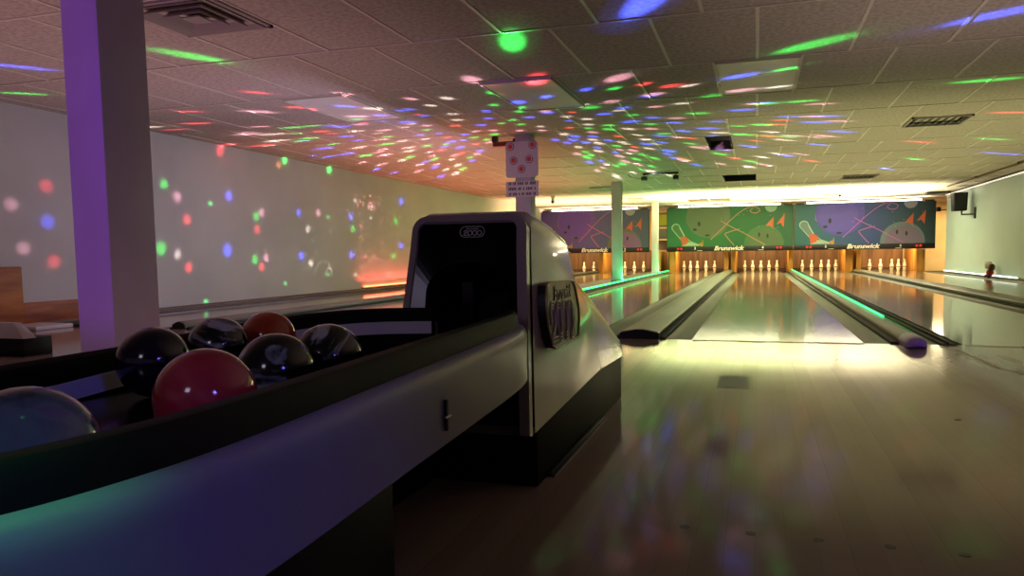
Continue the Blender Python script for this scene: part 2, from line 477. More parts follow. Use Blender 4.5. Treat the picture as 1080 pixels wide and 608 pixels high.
# middle divider: rounded grey tube with a purple-lit nose and a green strip on its right
t = thing('lane_divider', 'narrow rounded divider with purple-lit nose and green light strip', 'lane divider', (.79, 0, 0), 'dividers between the lanes')
def capsule(x0, x1, h):
    xc = (x0+x1)/2; w = (x1-x0)/2
    return [(xc-w, -.03)]+[(xc-w*math.cos(PI*k/10), h*.35+h*.65*math.sin(PI*k/10)) for k in range(11)]+[(xc+w, -.03)]
MB().prism(capsule(.742, .85, .062), .05, 17.5, 1).build('capping', M['divider'], t, smooth=True)
n_ = MB()
rings = [(.05, 1.0), (-.10, 1.0), (-.17, .97), (-.215, .86), (-.235, .66), (-.243, .3)]
base = [(a, max(b, .001)) for a, b in capsule(.735, .857, .07)]
vs = []; fs = []; k_ = len(base)
for y, s in rings:
    for a, b in base:
        vs.append((.796+(a-.796)*s, y, .03+(b-.03)*s if s < 1 else b))
for i in range(len(rings)-1):
    for j in range(k_):
        fs.append((i*k_+j, i*k_+(j+1) % k_, (i+1)*k_+(j+1) % k_, (i+1)*k_+j))
fs.append(tuple((len(rings)-1)*k_+j for j in range(k_)))
n_.add(vs, fs)
n_.build('nose', M['nose'], t, smooth=True)
MB().box(.84, .875, .02, 17.48, -.03, .012).build('side_rail', M['divider'], t)
MB().box(.965, 1.055, .0, 17.48, -.03, .006).box(1.0, 1.01, .0, 17.48, .006, .02).build('groove_rail', M['groove'], t)
MB().box(.69, .738, .02, 17.48, -.03, .012).build('side_rail', M['groove'], t)
MB().tube([(.822, 1.25, .072), (.822, 17.4, .072)], .007, 8).build('light_strip', M['led_green'], t)

# ------------------------------------------------------------------ pins
def pin_profile():
    return [(.024, 0), (.030, .006), (.040, .05), (.0500, .095), (.0515, .115), (.047, .15), (.036, .19), (.0245, .222), (.0205, .245), (.0235, .268), (.0285, .289), (.0275, .304), (.019, .3155), (.006, .319)]
proto = thing('bowling_pin', '', 'bowling pin', (0, 0, 0), 'five-pin set')
MB().lathe(pin_profile(), (0, 0, 0), 18).build('body', M['pin'], proto, smooth=True)
MB().lathe([(.0500, .094), (.0535, .097), (.0540, .105), (.0535, .113), (.0500, .117)], (0, 0, 0), 18).build('belly_band', M['pin_band'], proto, smooth=True)
lane_words = ['lane by the left wall', 'lane behind the green-lit columns', 'lane left of the wide divider', 'middle lane', 'lane right of the green strip', 'farthest right lane']
pin_words = ['left corner pin', 'left inner pin', 'head pin', 'right inner pin', 'right corner pin']
SP = .2286; DY = .396; HP = 18.29
first = True
for li, x in enumerate(LANES):
    for pi_ in range(5):
        if li == 0 and pi_ < 3: continue
        d = abs(pi_-2)
        loc = (x+(pi_-2)*SP, HP+DY*d-.35, 0)
        if first:
            p_ = proto; p_.location = loc; first = False
        else:
            p_ = dup(proto, loc)
        p_['label'] = 'white bowling pin, %s of the %s' % (pin_words[pi_], lane_words[li])
        p_['category'] = 'bowling pin'; p_['group'] = 'pins of the ' + lane_words[li]

# ------------------------------------------------------------------ pin pits
def kickback(x0, x1, label, y0=17.55, dark=False):
    t = thing('kickback_panel', label, 'pit side panel', ((x0+x1)/2, y0, 0), 'wooden pit side panels')
    MB().box(x0, x1, y0+.05, 19.4, -.06, .62).build('side_board', M['post'], t, bevel=.006)
    MB().box(x0-.006, x1+.006, y0, y0+.05, -.06, .6).build('front_post', M['post'], t, bevel=.012)
kickback(-2.57, -2.40, 'golden wooden pit post left of the pins on the lane with wide divider')
kickback(-1.01, -.89, 'golden wooden pit post, left one of the pair above the wide divider')
kickback(-.80, -.69, 'golden wooden pit post, right one of the pair above the wide divider')
kickback(.745, .84, 'golden wooden pit post at the far end of the green light strip')
kickback(2.22, 2.41, 'wide golden pit post left of the farthest right pins')
kickback(2.50, 2.61, 'narrow golden pit post beside the wider one, farthest right pins')
kickback(3.99, 4.19, 'wide golden pit post at the right end of the pits')
kickback(-2.96, -2.83, 'golden pit post between the round columns and the pits')
kickback(-4.68, -4.56, 'golden pit post behind the ball return hood, beside first pins')
pit_l = ['pit behind the pins by the left wall', 'pit behind the green-lit columns', 'pit behind pins of the lane left of the wide divider', 'pit behind the middle pins', 'pit behind the pins right of the green strip', 'pit behind the farthest right pins']
edges = [(-6.38, -4.70), (-4.55, -2.97), (-2.39, -1.02), (-.68, .735), (.85, 2.21), (2.62, 3.97)]
for (a, b), l in zip(edges, pit_l):
    t = thing('pit_backboard', 'brown wooden backboard of the ' + l, 'pit backboard', ((a+b)/2, 19.5, 0), 'pit backboards')
    MB().box(a, b, 19.5, 19.54, 0, .66).build('board', M['pit_wood'], t)
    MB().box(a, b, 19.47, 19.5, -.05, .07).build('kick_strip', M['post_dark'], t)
# deck ramps behind the lanes
# ------------------------------------------------------------------ masking units
def ptmap(x0, w, z0, h, y):
    return lambda u, v, lay=0: (x0+u*w, y-.0012*lay, z0+v*h)

def ell(cu, cv, ru, rv, n=40, a0=0, a1=2*PI):
    return [(cu+ru*math.cos(a0+(a1-a0)*i/n), cv+rv*math.sin(a0+(a1-a0)*i/n)) for i in range(n if abs(a1-a0-2*PI) < 1e-6 else n+1)]

def clip(poly, lo=0.0, hi=1.0, axis=1):
    for val, keep in ((lo, 1), (hi, -1)):
        out = []
        for i in range(len(poly)):
            p, q = poly[i], poly[(i+1) % len(poly)]
            a, b = (p[axis]-val)*keep, (q[axis]-val)*keep
            if a >= 0: out.append(p)
            if a*b < 0:
                t_ = a/(a-b); out.append((p[0]+(q[0]-p[0])*t_, p[1]+(q[1]-p[1])*t_))
        poly = out
    return poly

def ribbon(pts, w, asp):
    """a flat band along (u,v) points; w in v units; asp = height / width"""
    out = []
    pts = [tuple(p) for p in pts]
    for i, p in enumerate(pts):
        a = pts[max(i-1, 0)]; b = pts[min(i+1, len(pts)-1)]
        dx, dy = (b[0]-a[0])/asp, b[1]-a[1]; l = math.hypot(dx, dy) or 1
        out.append(((p[0]-dy/l*w*asp, p[1]+dx/l*w), (p[0]+dy/l*w*asp, p[1]-dx/l*w)))
    return out

def graded(name, stops, axis='X', noise=.12):
    """picture ground, tinted board by board: colours blended across the panel's own generated coordinates"""
    m = mat(name, stops[0][1], .45)
    nt = m.node_tree; N = nt.nodes; L = nt.links
    tc = N.new('ShaderNodeTexCoord'); sp = N.new('ShaderNodeSeparateXYZ'); L.new(tc.outputs['Generated'], sp.inputs[0])
    nz = N.new('ShaderNodeTexNoise'); nz.inputs['Scale'].default_value = 5; nz.inputs['Detail'].default_value = 3
    L.new(tc.outputs['Generated'], nz.inputs['Vector'])
    ad = N.new('ShaderNodeMath'); ad.operation = 'MULTIPLY_ADD'; ad.inputs[1].default_value = noise*2
    L.new(nz.outputs['Fac'], ad.inputs[0]); L.new(sp.outputs[axis], ad.inputs[2])
    sb = N.new('ShaderNodeMath'); sb.operation = 'SUBTRACT'; sb.inputs[1].default_value = noise; L.new(ad.outputs[0], sb.inputs[0])
    cr = N.new('ShaderNodeValToRGB')
    while len(cr.color_ramp.elements) < len(stops): cr.color_ramp.elements.new(.5)
    for e, (p, c) in zip(cr.color_ramp.elements, stops):
        e.position = p; e.color = (*c, 1)
    L.new(sb.outputs[0], cr.inputs[0]); L.new(cr.outputs[0], m.node_tree.nodes['Principled BSDF'].inputs['Base Color'])
    return m

YM = 17.1
def masking(x0, x1, label, ground, ball, ballshade, dome, line, nums, bubble, blob):
    w = x1-x0; z0 = .742; h = 1.84-z0; asp = h/w
    t = thing('masking_unit', label, 'masking unit', ((x0+x1)/2, YM, .6), 'painted masking units over the pins')
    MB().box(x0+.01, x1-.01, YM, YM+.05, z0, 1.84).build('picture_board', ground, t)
    # printed shapes
    m_ = MB(); P = ptmap(x0+.01, w-.02, z0, h, YM)
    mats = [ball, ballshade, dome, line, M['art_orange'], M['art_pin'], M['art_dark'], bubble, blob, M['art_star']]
    def shape(poly, mi, lay):
        poly = clip(clip(poly, 0.005, .995, 1), 0.003, .997, 0)
        if len(poly) > 2: m_.poly([P(u, v, lay) for u, v in poly], mi)
    def band_(pts, wd, mi, lay):
        r = ribbon(pts, wd, asp)
        for i in range(len(r)-1):
            q = [r[i][0], r[i+1][0], r[i+1][1], r[i][1]]
            if all(-.001 < v_ < 1.001 for _, v_ in q): m_.poly([P(u, v, lay) for u, v in q], mi)
    shape([(.15, .62), (.165, .98), (.30, .98), (.30, .5), (.19, .5)], 8, 1)
    shape(ell(.335, .78, .178, .178/asp), 0, 2)
    shape(ell(.32, .70, .145, .145/asp*.9), 1, 2.5)
    for cu, cv, ru, rv in ((.262, .585, .012, .062), (.228, .44, .016, .035), (.33, .285, .021, .026)):
        shape(ell(cu, cv, ru, rv, 16), 6, 4)
    # pin, splash, second outline
    shape(ell(.072, .50, .036, .036/asp*.92), 5, 3)
    shape(ell(.073, .495, .029, .029/asp*.92), 2, 3.4)
    shape([(.050, .44), (.098, .50), (.138, .27), (.118, .19)], 2, 3.5)
    shape(ell(.79, .03, .135, .135/asp*.95), 8, 3.3)
    shape([(.040, .45), (.105, .53), (.150, .26), (.118, .16)], 5, 3.2)
    shape([(.12, .02), (.14, .14), (.22, .10), (.28, .02)], 5, 3.2)
    band_([(.155, .22), (.20, .12), (.25, .06), (.29, .015)], .012, 5, 3.6)
    shape([(.105, .25), (.145, .275), (.18, .20), (.165, .07), (.125, .03), (.118, .14)], 4, 3.8)
    shape([(.262, .02), (.268, .1), (.285, .09), (.293, .19), (.297, .02)], 9, 3.8)
    # dome with two small marks
    shape(ell(.778, .05, .155, .155/asp*.97), 2, 3)
    shape(ell(.74, .28, .009, .055, 14), 6, 4); shape(ell(.805, .245, .009, .055, 14), 6, 4)
    # arrows
    shape([(.79, .50), (.852, .73), (.848, .43), (.823, .50)], 4, 4.2)
    shape([(.873, .53), (.935, .80), (.928, .45), (.905, .57)], 4, 4.2)
    # bubble at the top
    shape(ell(.83, .99, .047, .047/asp), 7, 3)
    # streamers
    band_(smoothpath([(.355, .17), (.43, .40), (.50, .62), (.58, .84), (.66, .98), (.72, .965), (.742, .90), (.72, .83), (.685, .84), (.668, .90), (.69, .95)], 6), .010, 3, 5)
    band_([(.435, .655), (.50, .53), (.565, .42), (.62, .33), (.70, .18), (.79, .02)], .010, 3, 5)
    band_([(.585, .43), (.53, .39), (.475, .33), (.468, .315), (.50, .18), (.545, .02)], .011, 3, 5.2)
    for k in range(14):
        u, v = random.uniform(.42, .95), random.uniform(.35, .95)
        shape(ell(u, v, .003, .003/asp, 8), 7, 5.5)
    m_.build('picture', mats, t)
    # black lower band and its lettering
    MB().box(x0, x1, YM-.03, YM+.06, .602, z0).build('lower_band', M['band'], t, bevel=.006)
    for xa in (x0, x1-.014): MB().box(xa, xa+.014, YM-.012, YM+.05, z0, 1.85).build('edge_trim', M['band'], t)
    MB().box(x0+.04, x0+.26, YM-.01, YM+.06, 1.842, 1.875).build('top_bracket', M['band'], t)
    MB().box(x1-.26, x1-.04, YM-.01, YM+.06, 1.842, 1.875).build('top_bracket', M['band'], t)
    xc = (x0+x1)/2
    yf = YM-.031
    text_mesh('lettering', 'Brunswick', .165, lambda u, v, w_: (xc+u, yf-w_, .682+v), M['letter'], t, shear=.28, bold=.006, width=.82)
    for s_, n_ in ((-1, nums[0]), (1, nums[1])):
        xx = xc+s_*.92
        text_mesh('lane_number', n_, .1, lambda u, v, w_, xx=xx: (xx+u, yf-w_, .69+v), M['letter'], t, bold=.003)
        for dx in (-.045, .045):
            xx = xc+s_*1.35+dx
            MB().lathe([(.032, 0), (.032, .006), (.02, .01)], (xx, yf-.01, .685), 14, axis=1).build('score_light', M['score'], t, smooth=True)
    MB().box(xc-.86, xc-.72, yf-.003, yf+.01, .622, .634).build('maker_plate', M['letter'], t)
    MB().box(xc+.80, xc+.94, yf-.003, yf+.01, .622, .634).build('maker_plate', M['letter'], t)
    return t
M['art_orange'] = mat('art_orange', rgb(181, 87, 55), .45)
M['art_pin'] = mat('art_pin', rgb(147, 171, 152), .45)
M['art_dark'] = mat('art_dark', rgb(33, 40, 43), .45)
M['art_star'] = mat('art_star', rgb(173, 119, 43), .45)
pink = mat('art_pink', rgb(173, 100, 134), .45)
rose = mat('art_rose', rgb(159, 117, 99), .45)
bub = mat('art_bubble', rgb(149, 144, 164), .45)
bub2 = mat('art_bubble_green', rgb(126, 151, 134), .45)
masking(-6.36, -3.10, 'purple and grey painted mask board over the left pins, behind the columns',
        graded('ground_purple', [(0, rgb(88, 67, 152)), (.45, rgb(82, 77, 152)), (.7, rgb(67, 80, 122)), (1, rgb(67, 82, 104))]),
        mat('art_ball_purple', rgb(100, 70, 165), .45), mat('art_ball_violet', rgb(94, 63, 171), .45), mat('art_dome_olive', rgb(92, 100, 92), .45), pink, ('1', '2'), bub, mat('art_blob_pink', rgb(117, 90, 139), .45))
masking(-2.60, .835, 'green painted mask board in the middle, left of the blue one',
        graded('ground_green', [(0, rgb(33, 94, 63)), (.3, rgb(31, 99, 55)), (.7, rgb(25, 87, 48)), (1, rgb(31, 82, 62))]),
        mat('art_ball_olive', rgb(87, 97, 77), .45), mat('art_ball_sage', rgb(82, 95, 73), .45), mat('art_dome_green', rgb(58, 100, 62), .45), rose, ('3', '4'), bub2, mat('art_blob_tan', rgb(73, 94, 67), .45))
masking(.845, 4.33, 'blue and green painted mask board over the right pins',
        graded('ground_blue', [(0, rgb(33, 90, 90)), (.25, rgb(40, 83, 112)), (.55, rgb(44, 66, 124)), (.75, rgb(40, 71, 96)), (1, rgb(33, 60, 62))]),
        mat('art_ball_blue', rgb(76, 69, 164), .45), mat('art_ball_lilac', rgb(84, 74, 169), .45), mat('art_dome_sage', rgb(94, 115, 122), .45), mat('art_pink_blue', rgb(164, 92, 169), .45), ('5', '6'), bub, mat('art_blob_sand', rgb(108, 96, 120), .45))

# fluorescent tubes lying on top of the mask boards
for x0, x1, l in ((-6.05, -3.42, 'left'), (-2.3, .52, 'middle'), (1.14, 4.02, 'right')):
    t = thing('tube_light', 'white glowing tube lamp along the top of the %s mask board' % l, 'lamp', ((x0+x1)/2, YM+.1, 1.85), 'tube lamps on the mask boards')
    MB().box(x0, x1, YM+.004, YM+.046, 1.842, 1.865).build('holder', M['tube_holder'], t)
    MB().tube([(x0+.03, YM+.03, 1.885), (x1-.03, YM+.03, 1.885)], .019, 10).build('tube', M['tube_white'], t)

# bits between and beside the masks
t = thing('storage_rack', 'narrow rack with yellow bin and grey boards between two mask boards', 'rack', (-2.85, 18.0, 0))
MB().box(-3.08, -2.62, 17.95, 18.3, 1.4, 1.72).build('bin', M['yellow_bin'], t, bevel=.01)
m_ = MB()
for z in (.62, 1.0, 1.36, 1.74): m_.box(-3.1, -2.61, 17.93, 18.33, z, z+.035)
m_.build('shelf', M['grey_board'], t)
MB().box(-3.08, -2.62, 17.97, 18.3, 1.04, 1.3).build('board_stack', M['grey_board'], t)
MB().box(-3.08, -2.62, 17.97, 18.3, .66, .95).build('carton', M['post_dark'], t)
for x in (-3.1, -2.64):
    for y in (17.94, 18.29):
        MB().box(x, x+.03, y, y+.03, -.06, 1.775).build('upright', M['black_metal'], t)
t = thing('wall_mount_rod', 'dark rod joining the right mask board to the wall', 'rod', (4.5, 17.1, 1.62))
MB().box(4.34, 4.44, 17.06, 17.16, 1.56, 1.68).build('clamp', M['black_metal'], t, bevel=.01)
MB().tube([(4.4, 17.11, 1.6), (4.95, 17.11, 1.6)], .016, 8).build('rod', M['brown'], t)

# ------------------------------------------------------------------ pillar and columns
def column(x0, x1, y0, y1, label):
    t = thing('column', label, 'column', ((x0+x1)/2, (y0+y1)/2, 0), 'square columns in a row')
    MB().box(x0, x1, y0, y1, 0, H+.03).build('shaft', M['pillar'], t, bevel=.012)
    MB().box(x0-.012, x1+.012, y0-.012, y1+.012, 0, .09).build('base_collar', M['pillar'], t, bevel=.006)
    return t
column(-3.065, -2.86, -2.52, -2.24, 'big pale square column at left, lit purple on its near face')
column(-2.81, -2.62, 3.3, 3.5, 'pale square column carrying the round-target sign, behind the hood')
column(-2.83, -2.64, 9.55, 9.75, 'pale square column with green glow, third back from the camera')
column(-2.83, -2.66, 15.5, 15.7, 'farthest pale column, just left of the green mask board')

# sign with five ringed circles
t = thing('pin_sign', 'white rounded board with five red ringed circles on a column', 'sign', (-2.715, 3.28, 1.66))
def rrect(x0, x1, z0, z1, r, n=6):
    out = []
    for cx_, cz_, a0 in ((x1-r, z0+r, -PI/2), (x1-r, z1-r, 0), (x0+r, z1-r, PI/2), (x0+r, z0+r, PI)):
        for k in range(n+1):
            a = a0+PI/2*k/n; out.append((cx_+r*math.cos(a), cz_+r*math.sin(a)))
    return out
sx = -2.718
MB().prism(rrect(sx-.192, sx+.192, 1.475, 1.885, .04), 3.268, 3.288, 1).build('board', M['sign'], t)
for a, b in ((-.135, .155), (.13, .165), (-.098, -.005), (.09, .005), (-.003, -.105)):
    cx_, cz_ = sx+a, 1.675+b
    r_ = MB().lathe([(.046, 0), (.046, .003)], (cx_, 3.262, cz_), 24, axis=1).build('ring', M['sign_ring'], t)
    MB().lathe([(.040, 0), (.040, .002)], (cx_, 3.2595, cz_), 24, axis=1).build('white_ring', M['sign'], r_)
    MB().lathe([(.028, 0), (.028, .002)], (cx_, 3.257, cz_), 24, axis=1).build('red_disc', M['sign_red'], r_)
MB().lathe([(.014, 0), (.014, .003)], (sx-.005, 3.263, 1.752), 14, axis=1).build('screw_cap', M['white'], t)
t = thing('notice_sign', 'small white notice with three lines of purple lettering below the circle board', 'sign', (-2.715, 3.28, 1.34))
MB().box(sx-.195, sx+.195, 3.272, 3.286, 1.255, 1.432).build('board', M['white'], t)
m_ = MB()   # the lettering is too small to read in the photo: rows of blurred strokes
for zc, pat in ((1.408, (2, 2, 4, 2, 4)), (1.348, (5, 2, 1, 4, 1)), (1.288, (2, 3, 1, 2, 4, 2))):
    tot = sum(pat)+len(pat)-1; x = sx-.165; st = .33/tot
    for n_ in pat:
        for k in range(n_):
            m_.box(x+.003, x+st*.82, 3.270, 3.273, zc-.017, zc+.017 if (k % 2) else zc+.012); x += st
        x += st
m_.build('lettering', M['sign_ink'], t)
t = thing('bracket_arm', 'dark red bar sticking out left of the signed column at the ceiling', 'bracket', (-2.95, 3.36, 1.9))
MB().box(-3.09, -2.81, 3.33, 3.40, 1.855, 1.905).build('arm', M['dark_red'], t, bevel=.006)
MB().box(-2.835, -2.81, 3.31, 3.42, 1.83, 1.93).build('plate', M['black_metal'], t)
MB().box(-3.10, -3.04, 3.335, 3.395, 1.905, 1.97).build('hanger', M['black_metal'], t)

# ------------------------------------------------------------------ ball return
BR = thing('ball_return', 'white and black ball return with tall hood and curved tray of balls', 'ball return', (-.85, -3.9, 0))
XC = -.832
def halfw(z): return .155+(.69-z)*.07
prof = [(-3.47, .15), (-3.362, .672), (-3.345, .694), (-3.31, .703), (-3.12, .678), (-2.955, .642), (-2.925, .625), (-2.905, .59), (-2.872, .525), (-2.55, .407), (-2.17, .255), (-2.125, .215), (-2.115, .172), (-2.6, .185)]
# closed loft: side outlines with rounded shoulders
m_ = MB()
def ring(inset, grow):
    cy = sum(p[0] for p in prof)/len(prof); cz = sum(p[1] for p in prof)/len(prof)
    out = []
    n = len(prof)
    for i in range(n):
        a = prof[i-1]; b = prof[i]; c_ = prof[(i+1) % n]
        def nrm(p, q):
            dx, dz = q[0]-p[0], q[1]-p[1]; l = math.hypot(dx, dz); return (-dz/l, dx/l)
        n1, n2 = nrm(a, b), nrm(b, c_)
        nx, nz = n1[0]+n2[0], n1[1]+n2[1]; l = math.hypot(nx, nz) or 1
        k = 1/max(.5, (1+n1[0]*n2[0]+n1[1]*n2[1])/2)**.5
        out.append((b[0]-nx/l*inset*k, b[1]-nz/l*inset*k))
    return out
R_ = .03
layers = []
for a in (0, 18, 36, 54, 72, 90):
    s = math.radians(a)
    layers.append((R_*(1-math.sin(s)), R_*(1-math.cos(s))))   # (inset of the outline, inset of the half width)
seq = [(i, w, 1) for i, w in layers][::-1]                       # right side from face to crown
vs = []; fs = []
n = len(prof)
ringsR = []
for (ins, wi) in layers:
    pr = ring(R_-ins if False else ins, 0)
    ringsR.append((pr, wi))
# order: right face (largest half width, outline inset R) -> crown -> left face
order = []
for a in (90, 72, 54, 36, 18, 0):
    s = math.radians(a); order.append((R_*(1-math.cos(s)), R_*(1-math.sin(s)), +1))
for a in (0, 18, 36, 54, 72, 90):
    s = math.radians(a); order.append((R_*(1-math.cos(s)), R_*(1-math.sin(s)), -1))
for ins, wi, sd in order:
    pr = ring(ins, 0)
    pr = [(q_[0], prof[i_][1] if prof[i_][1] < .2 else q_[1]) for i_, q_ in enumerate(pr)]
    for y, z in pr:
        vs.append((XC+sd*(halfw(z)-wi), y, z))
for i in range(len(order)-1):
    for j in range(n):
        j2 = (j+1) % n
        if j == 0:            # front: left open for the black front panel
            continue
        fs.append((i*n+j, i*n+j2, (i+1)*n+j2, (i+1)*n+j))
fs.append(tuple(range(n))); fs.append(tuple((len(order)-1)*n+j for j in range(n)))
m_.add(vs, fs)
m_.build('hood_shell', M['shell'], BR, smooth=True)

def front(u, z, d=0.0):
    """point on the leaning hood front; u across, d outwards"""
    y = -3.362-(.672-z)*(.108/.522)
    return (u, y-d*.979, z+d*.2)
# shell rim around the front
rim = MB()
outl = []
for z in (.15, .3, .45, .6): outl.append((XC-halfw(z)+.002, z))
for k in range(7):
    a = PI-PI/2*k/6; outl.append((XC-halfw(.66)+.04+.04*math.cos(a), .652+.04*math.sin(a)))
for k in range(7):
    a = PI/2-PI/2*k/6; outl.append((XC+halfw(.66)-.04+.04*math.cos(a), .652+.04*math.sin(a)))
for z in (.6, .45, .3, .15): outl.append((XC+halfw(z)-.002, z))
inn = []
for z in (.15, .3, .45, .6): inn.append((XC-halfw(z)+.019, z))
for k in range(7):
    a = PI-PI/2*k/6; inn.append((XC-halfw(.66)+.042+.026*math.cos(a), .652+.024*math.sin(a)))
for k in range(7):
    a = PI/2-PI/2*k/6; inn.append((XC+halfw(.66)-.048+.022*math.cos(a), .652+.024*math.sin(a)))
for z in (.6, .45, .3, .15): inn.append((XC+halfw(z)-.028, z))
q = len(outl)
D0 = .006
for i in range(q-1):
    a, b, c_, d = outl[i], outl[i+1], inn[i+1], inn[i]
    rim.poly([front(*a, D0), front(*b, D0), front(*c_, D0), front(*d, D0)])
    rim.poly([front(*d, D0), front(*c_, D0), front(*c_, -.03), front(*d, -.03)])
    rim.poly([front(*a, -.02), front(*b, -.02), front(*b, D0), front(*a, D0)])
rim.build('hood_rim', M['shell'], BR, smooth=True)
# black front: glossy plate with an arched ball exit and the dark throat behind it
ar = [(XC-.115, .30)]
for k in range(13):
    a = PI-PI*k/12; ar.append((XC+.02+.135*math.cos(a) if False else XC+.115*math.cos(a), .50+.075*math.sin(a)))
ar.append((XC+.115, .30))
fp = MB()
pl = inn
# strip between the outline and the arch
def lerp_poly(poly, m):
    L_ = [0]
    for i in range(len(poly)-1): L_.append(L_[-1]+math.dist(poly[i], poly[i+1]))
    out = []
    for k in range(m):
        s = L_[-1]*k/(m-1); i = 0
        while i < len(poly)-2 and L_[i+1] < s: i += 1
        f = (s-L_[i])/max(1e-9, L_[i+1]-L_[i])
        out.append((poly[i][0]+(poly[i+1][0]-poly[i][0])*f, poly[i][1]+(poly[i+1][1]-poly[i][1])*f))
    return out
A = lerp_poly(pl, 60); B = lerp_poly(ar, 60)
for i in range(59):
    fp.poly([front(*A[i], -.004), front(*A[i+1], -.004), front(*B[i+1], -.012), front(*B[i], -.012)])
    fp.poly([front(*B[i], -.012), front(*B[i+1], -.012), front(*B[i+1], -.05), front(*B[i], -.05)])
fp.build('front_plate', M['black_gloss'], BR, smooth=True)
th = MB()
Bd = [front(*p, -.05) for p in B]; Be = [(p[0], p[1]+.28, p[2]) for p in Bd]
for i in range(59): th.poly([Bd[i], Bd[i+1], Be[i+1], Be[i]])
th.poly(Be)
th.build('ball_throat', M['black'], BR)
fl_ = MB().box(XC-.02, XC+.01, -3.37, -3.33, .37, .52).build('exit_flap', M['bed'], BR)
# small oval logo on the front
lg = MB()
def stadium(cx_, cz_, hw_, r, n=10):
    out = []
    for k in range(n+1):
        a = -PI/2+PI*k/n; out.append((cx_+hw_+r*math.cos(a), cz_+r*math.sin(a)))
    for k in range(n+1):
        a = PI/2+PI*k/n; out.append((cx_-hw_+r*math.cos(a), cz_+r*math.sin(a)))
    return out
zc = .650; xc_ = -.822
lg.tube([front(a, b, .001) for a, b in stadium(xc_, zc, .020, .0135)], .0011, 6, closed=True)
for k, dx in enumerate((-.006, .007, .020)):
    lg.tube([front(xc_+dx+.0058*math.cos(a), zc-.003+.0058*math.sin(a), .001) for a in [2*PI*i/16 for i in range(16)]], .0012, 6, closed=True)
lg.tube([front(a, b, .001) for a, b in smoothpath([(xc_-.0235, zc-.001), (xc_-.019, zc+.0035), (xc_-.0145, zc-.000), (xc_-.023, zc-.008), (xc_-.006, zc-.0088)], 4)], .0012, 6)
lgo = lg.build('front_logo', M['grey_line'], BR)
text_mesh('logo_lettering', 'Brunswick', .0075, lambda u, v, w_: front(xc_+u, zc+.0078+v, .001+w_), M['grey_line'], lgo, shear=.2, extrude=.0004, width=.034)
# base and floor flange
b_ = MB()
b_.box(XC-.19, XC+.185, -3.39, -2.14, 0, .2)
b_.build('base', M['black'], BR, bevel=.004)
f_ = MB()
f_.box(XC+.185, XC+.197, -3.30, -2.56, 0, .012); f_.box(XC+.185, XC+.205, -3.30, -2.56, 0, .004)
f_.build('floor_flange', M['black_metal'], BR, bevel=.002)
MB().box(XC+.2045, XC+.2065, -3.30, -2.56, 0, .005).build('flange_edge', M['vent'], BR)
MB().box(XC+.06, XC+.16, -2.14, -2.10, 0, .01).build('rear_foot', M['chrome'], BR)
# big side badge
def side(y, z, d=0.0):
    return (XC+halfw(z)+d, y, z+.0*d)
bo = [(-3.369, .517), (-3.322, .523), (-3.107, .521), (-3.066, .512), (-3.040, .47), (-3.024, .426), (-3.035, .39), (-3.053, .360), (-3.08, .352), (-3.301, .347), (-3.342, .359), (-3.372, .40), (-3.384, .442), (-3.380, .485)]
bo = [(y+.055, z-.008) for y, z in bo]
bs = smoothpath(bo+[bo[0]], 4)[:-1]
m_ = MB(); nb = len(bs)
m_.add([side(y, z, -.004) for y, z in bs]+[side(y, z, .024) for y, z in bs], [tuple(range(nb)), tuple(range(nb, 2*nb))]+[(i, (i+1) % nb, nb+(i+1) % nb, nb+i) for i in range(nb)])
bd = m_.build('side_badge', M['badge'], BR)
MB().tube([side(y, z, .0245) for y, z in bs], .0032, 6, closed=True).build('badge_border', M['gold'], bd, smooth=True)
dg = MB()
yc0 = -3.273
for k in range(1, 4):     # zeros: nested tall rings
    yc_ = yc0+.062*k*1.04; zc_ = .412-.003*k
    for rr, rz in ((.029, .054), (.0205, .045), (.012, .036)):
        pts = []
        for i in range(28):
            a = 2*PI*i/28
            pts.append(side(yc_+rr*math.copysign(abs(math.cos(a))**.8, math.cos(a)), zc_+rz*math.copysign(abs(math.sin(a))**.8, math.sin(a)), .0255))
        dg.tube(pts, .0026, 5, closed=True)
for rr, zb in ((.029, .348), (.0205, .358), (.012, .368)):   # the two, drawn with three lines
    pts = [(yc0-rr, .405)]+[(yc0+rr*math.cos(a), .430+(rr+.006)*math.sin(a)) for a in [PI-PI*i/10 for i in range(11)]]
    pts += [(yc0+rr*.9, .405), (yc0+rr*.35-.006, .385), (yc0-.029+(.029-rr)*.5, zb+.012), (yc0-.029, zb+.002), (yc0+.034, zb+.002)]
    dg.tube([side(y, z, .0255) for y, z in pts], .0026, 5)
dg.build('badge_number', M['silver'], bd, smooth=True)
text_mesh('badge_script', 'Brunswick', .05, lambda u, v, w_: side(-3.155+u, .483+v, .0245+w_), M['script'], bd, shear=.3, bold=.001, width=.20)

# tray
outl_t = smoothpath([(-.72, -3.455), (-.655, -3.50), (-.622, -3.62), (-.607, -3.78), (-.594, -4.0), (-.577, -4.3), (-.560, -4.60), (-.562, -4.75), (-.59, -4.87), (-.66, -4.95), (-.78, -4.985), (-.96, -4.98), (-1.09, -4.93), (-1.16, -4.80), (-1.20, -4.5), (-1.220, -4.2), (-1.222, -3.9), (-1.208, -3.76), (-1.17, -3.63), (-1.10, -3.53), (-1.02, -3.482), (-.95, -3.462), (-.89, -3.452)], 6)
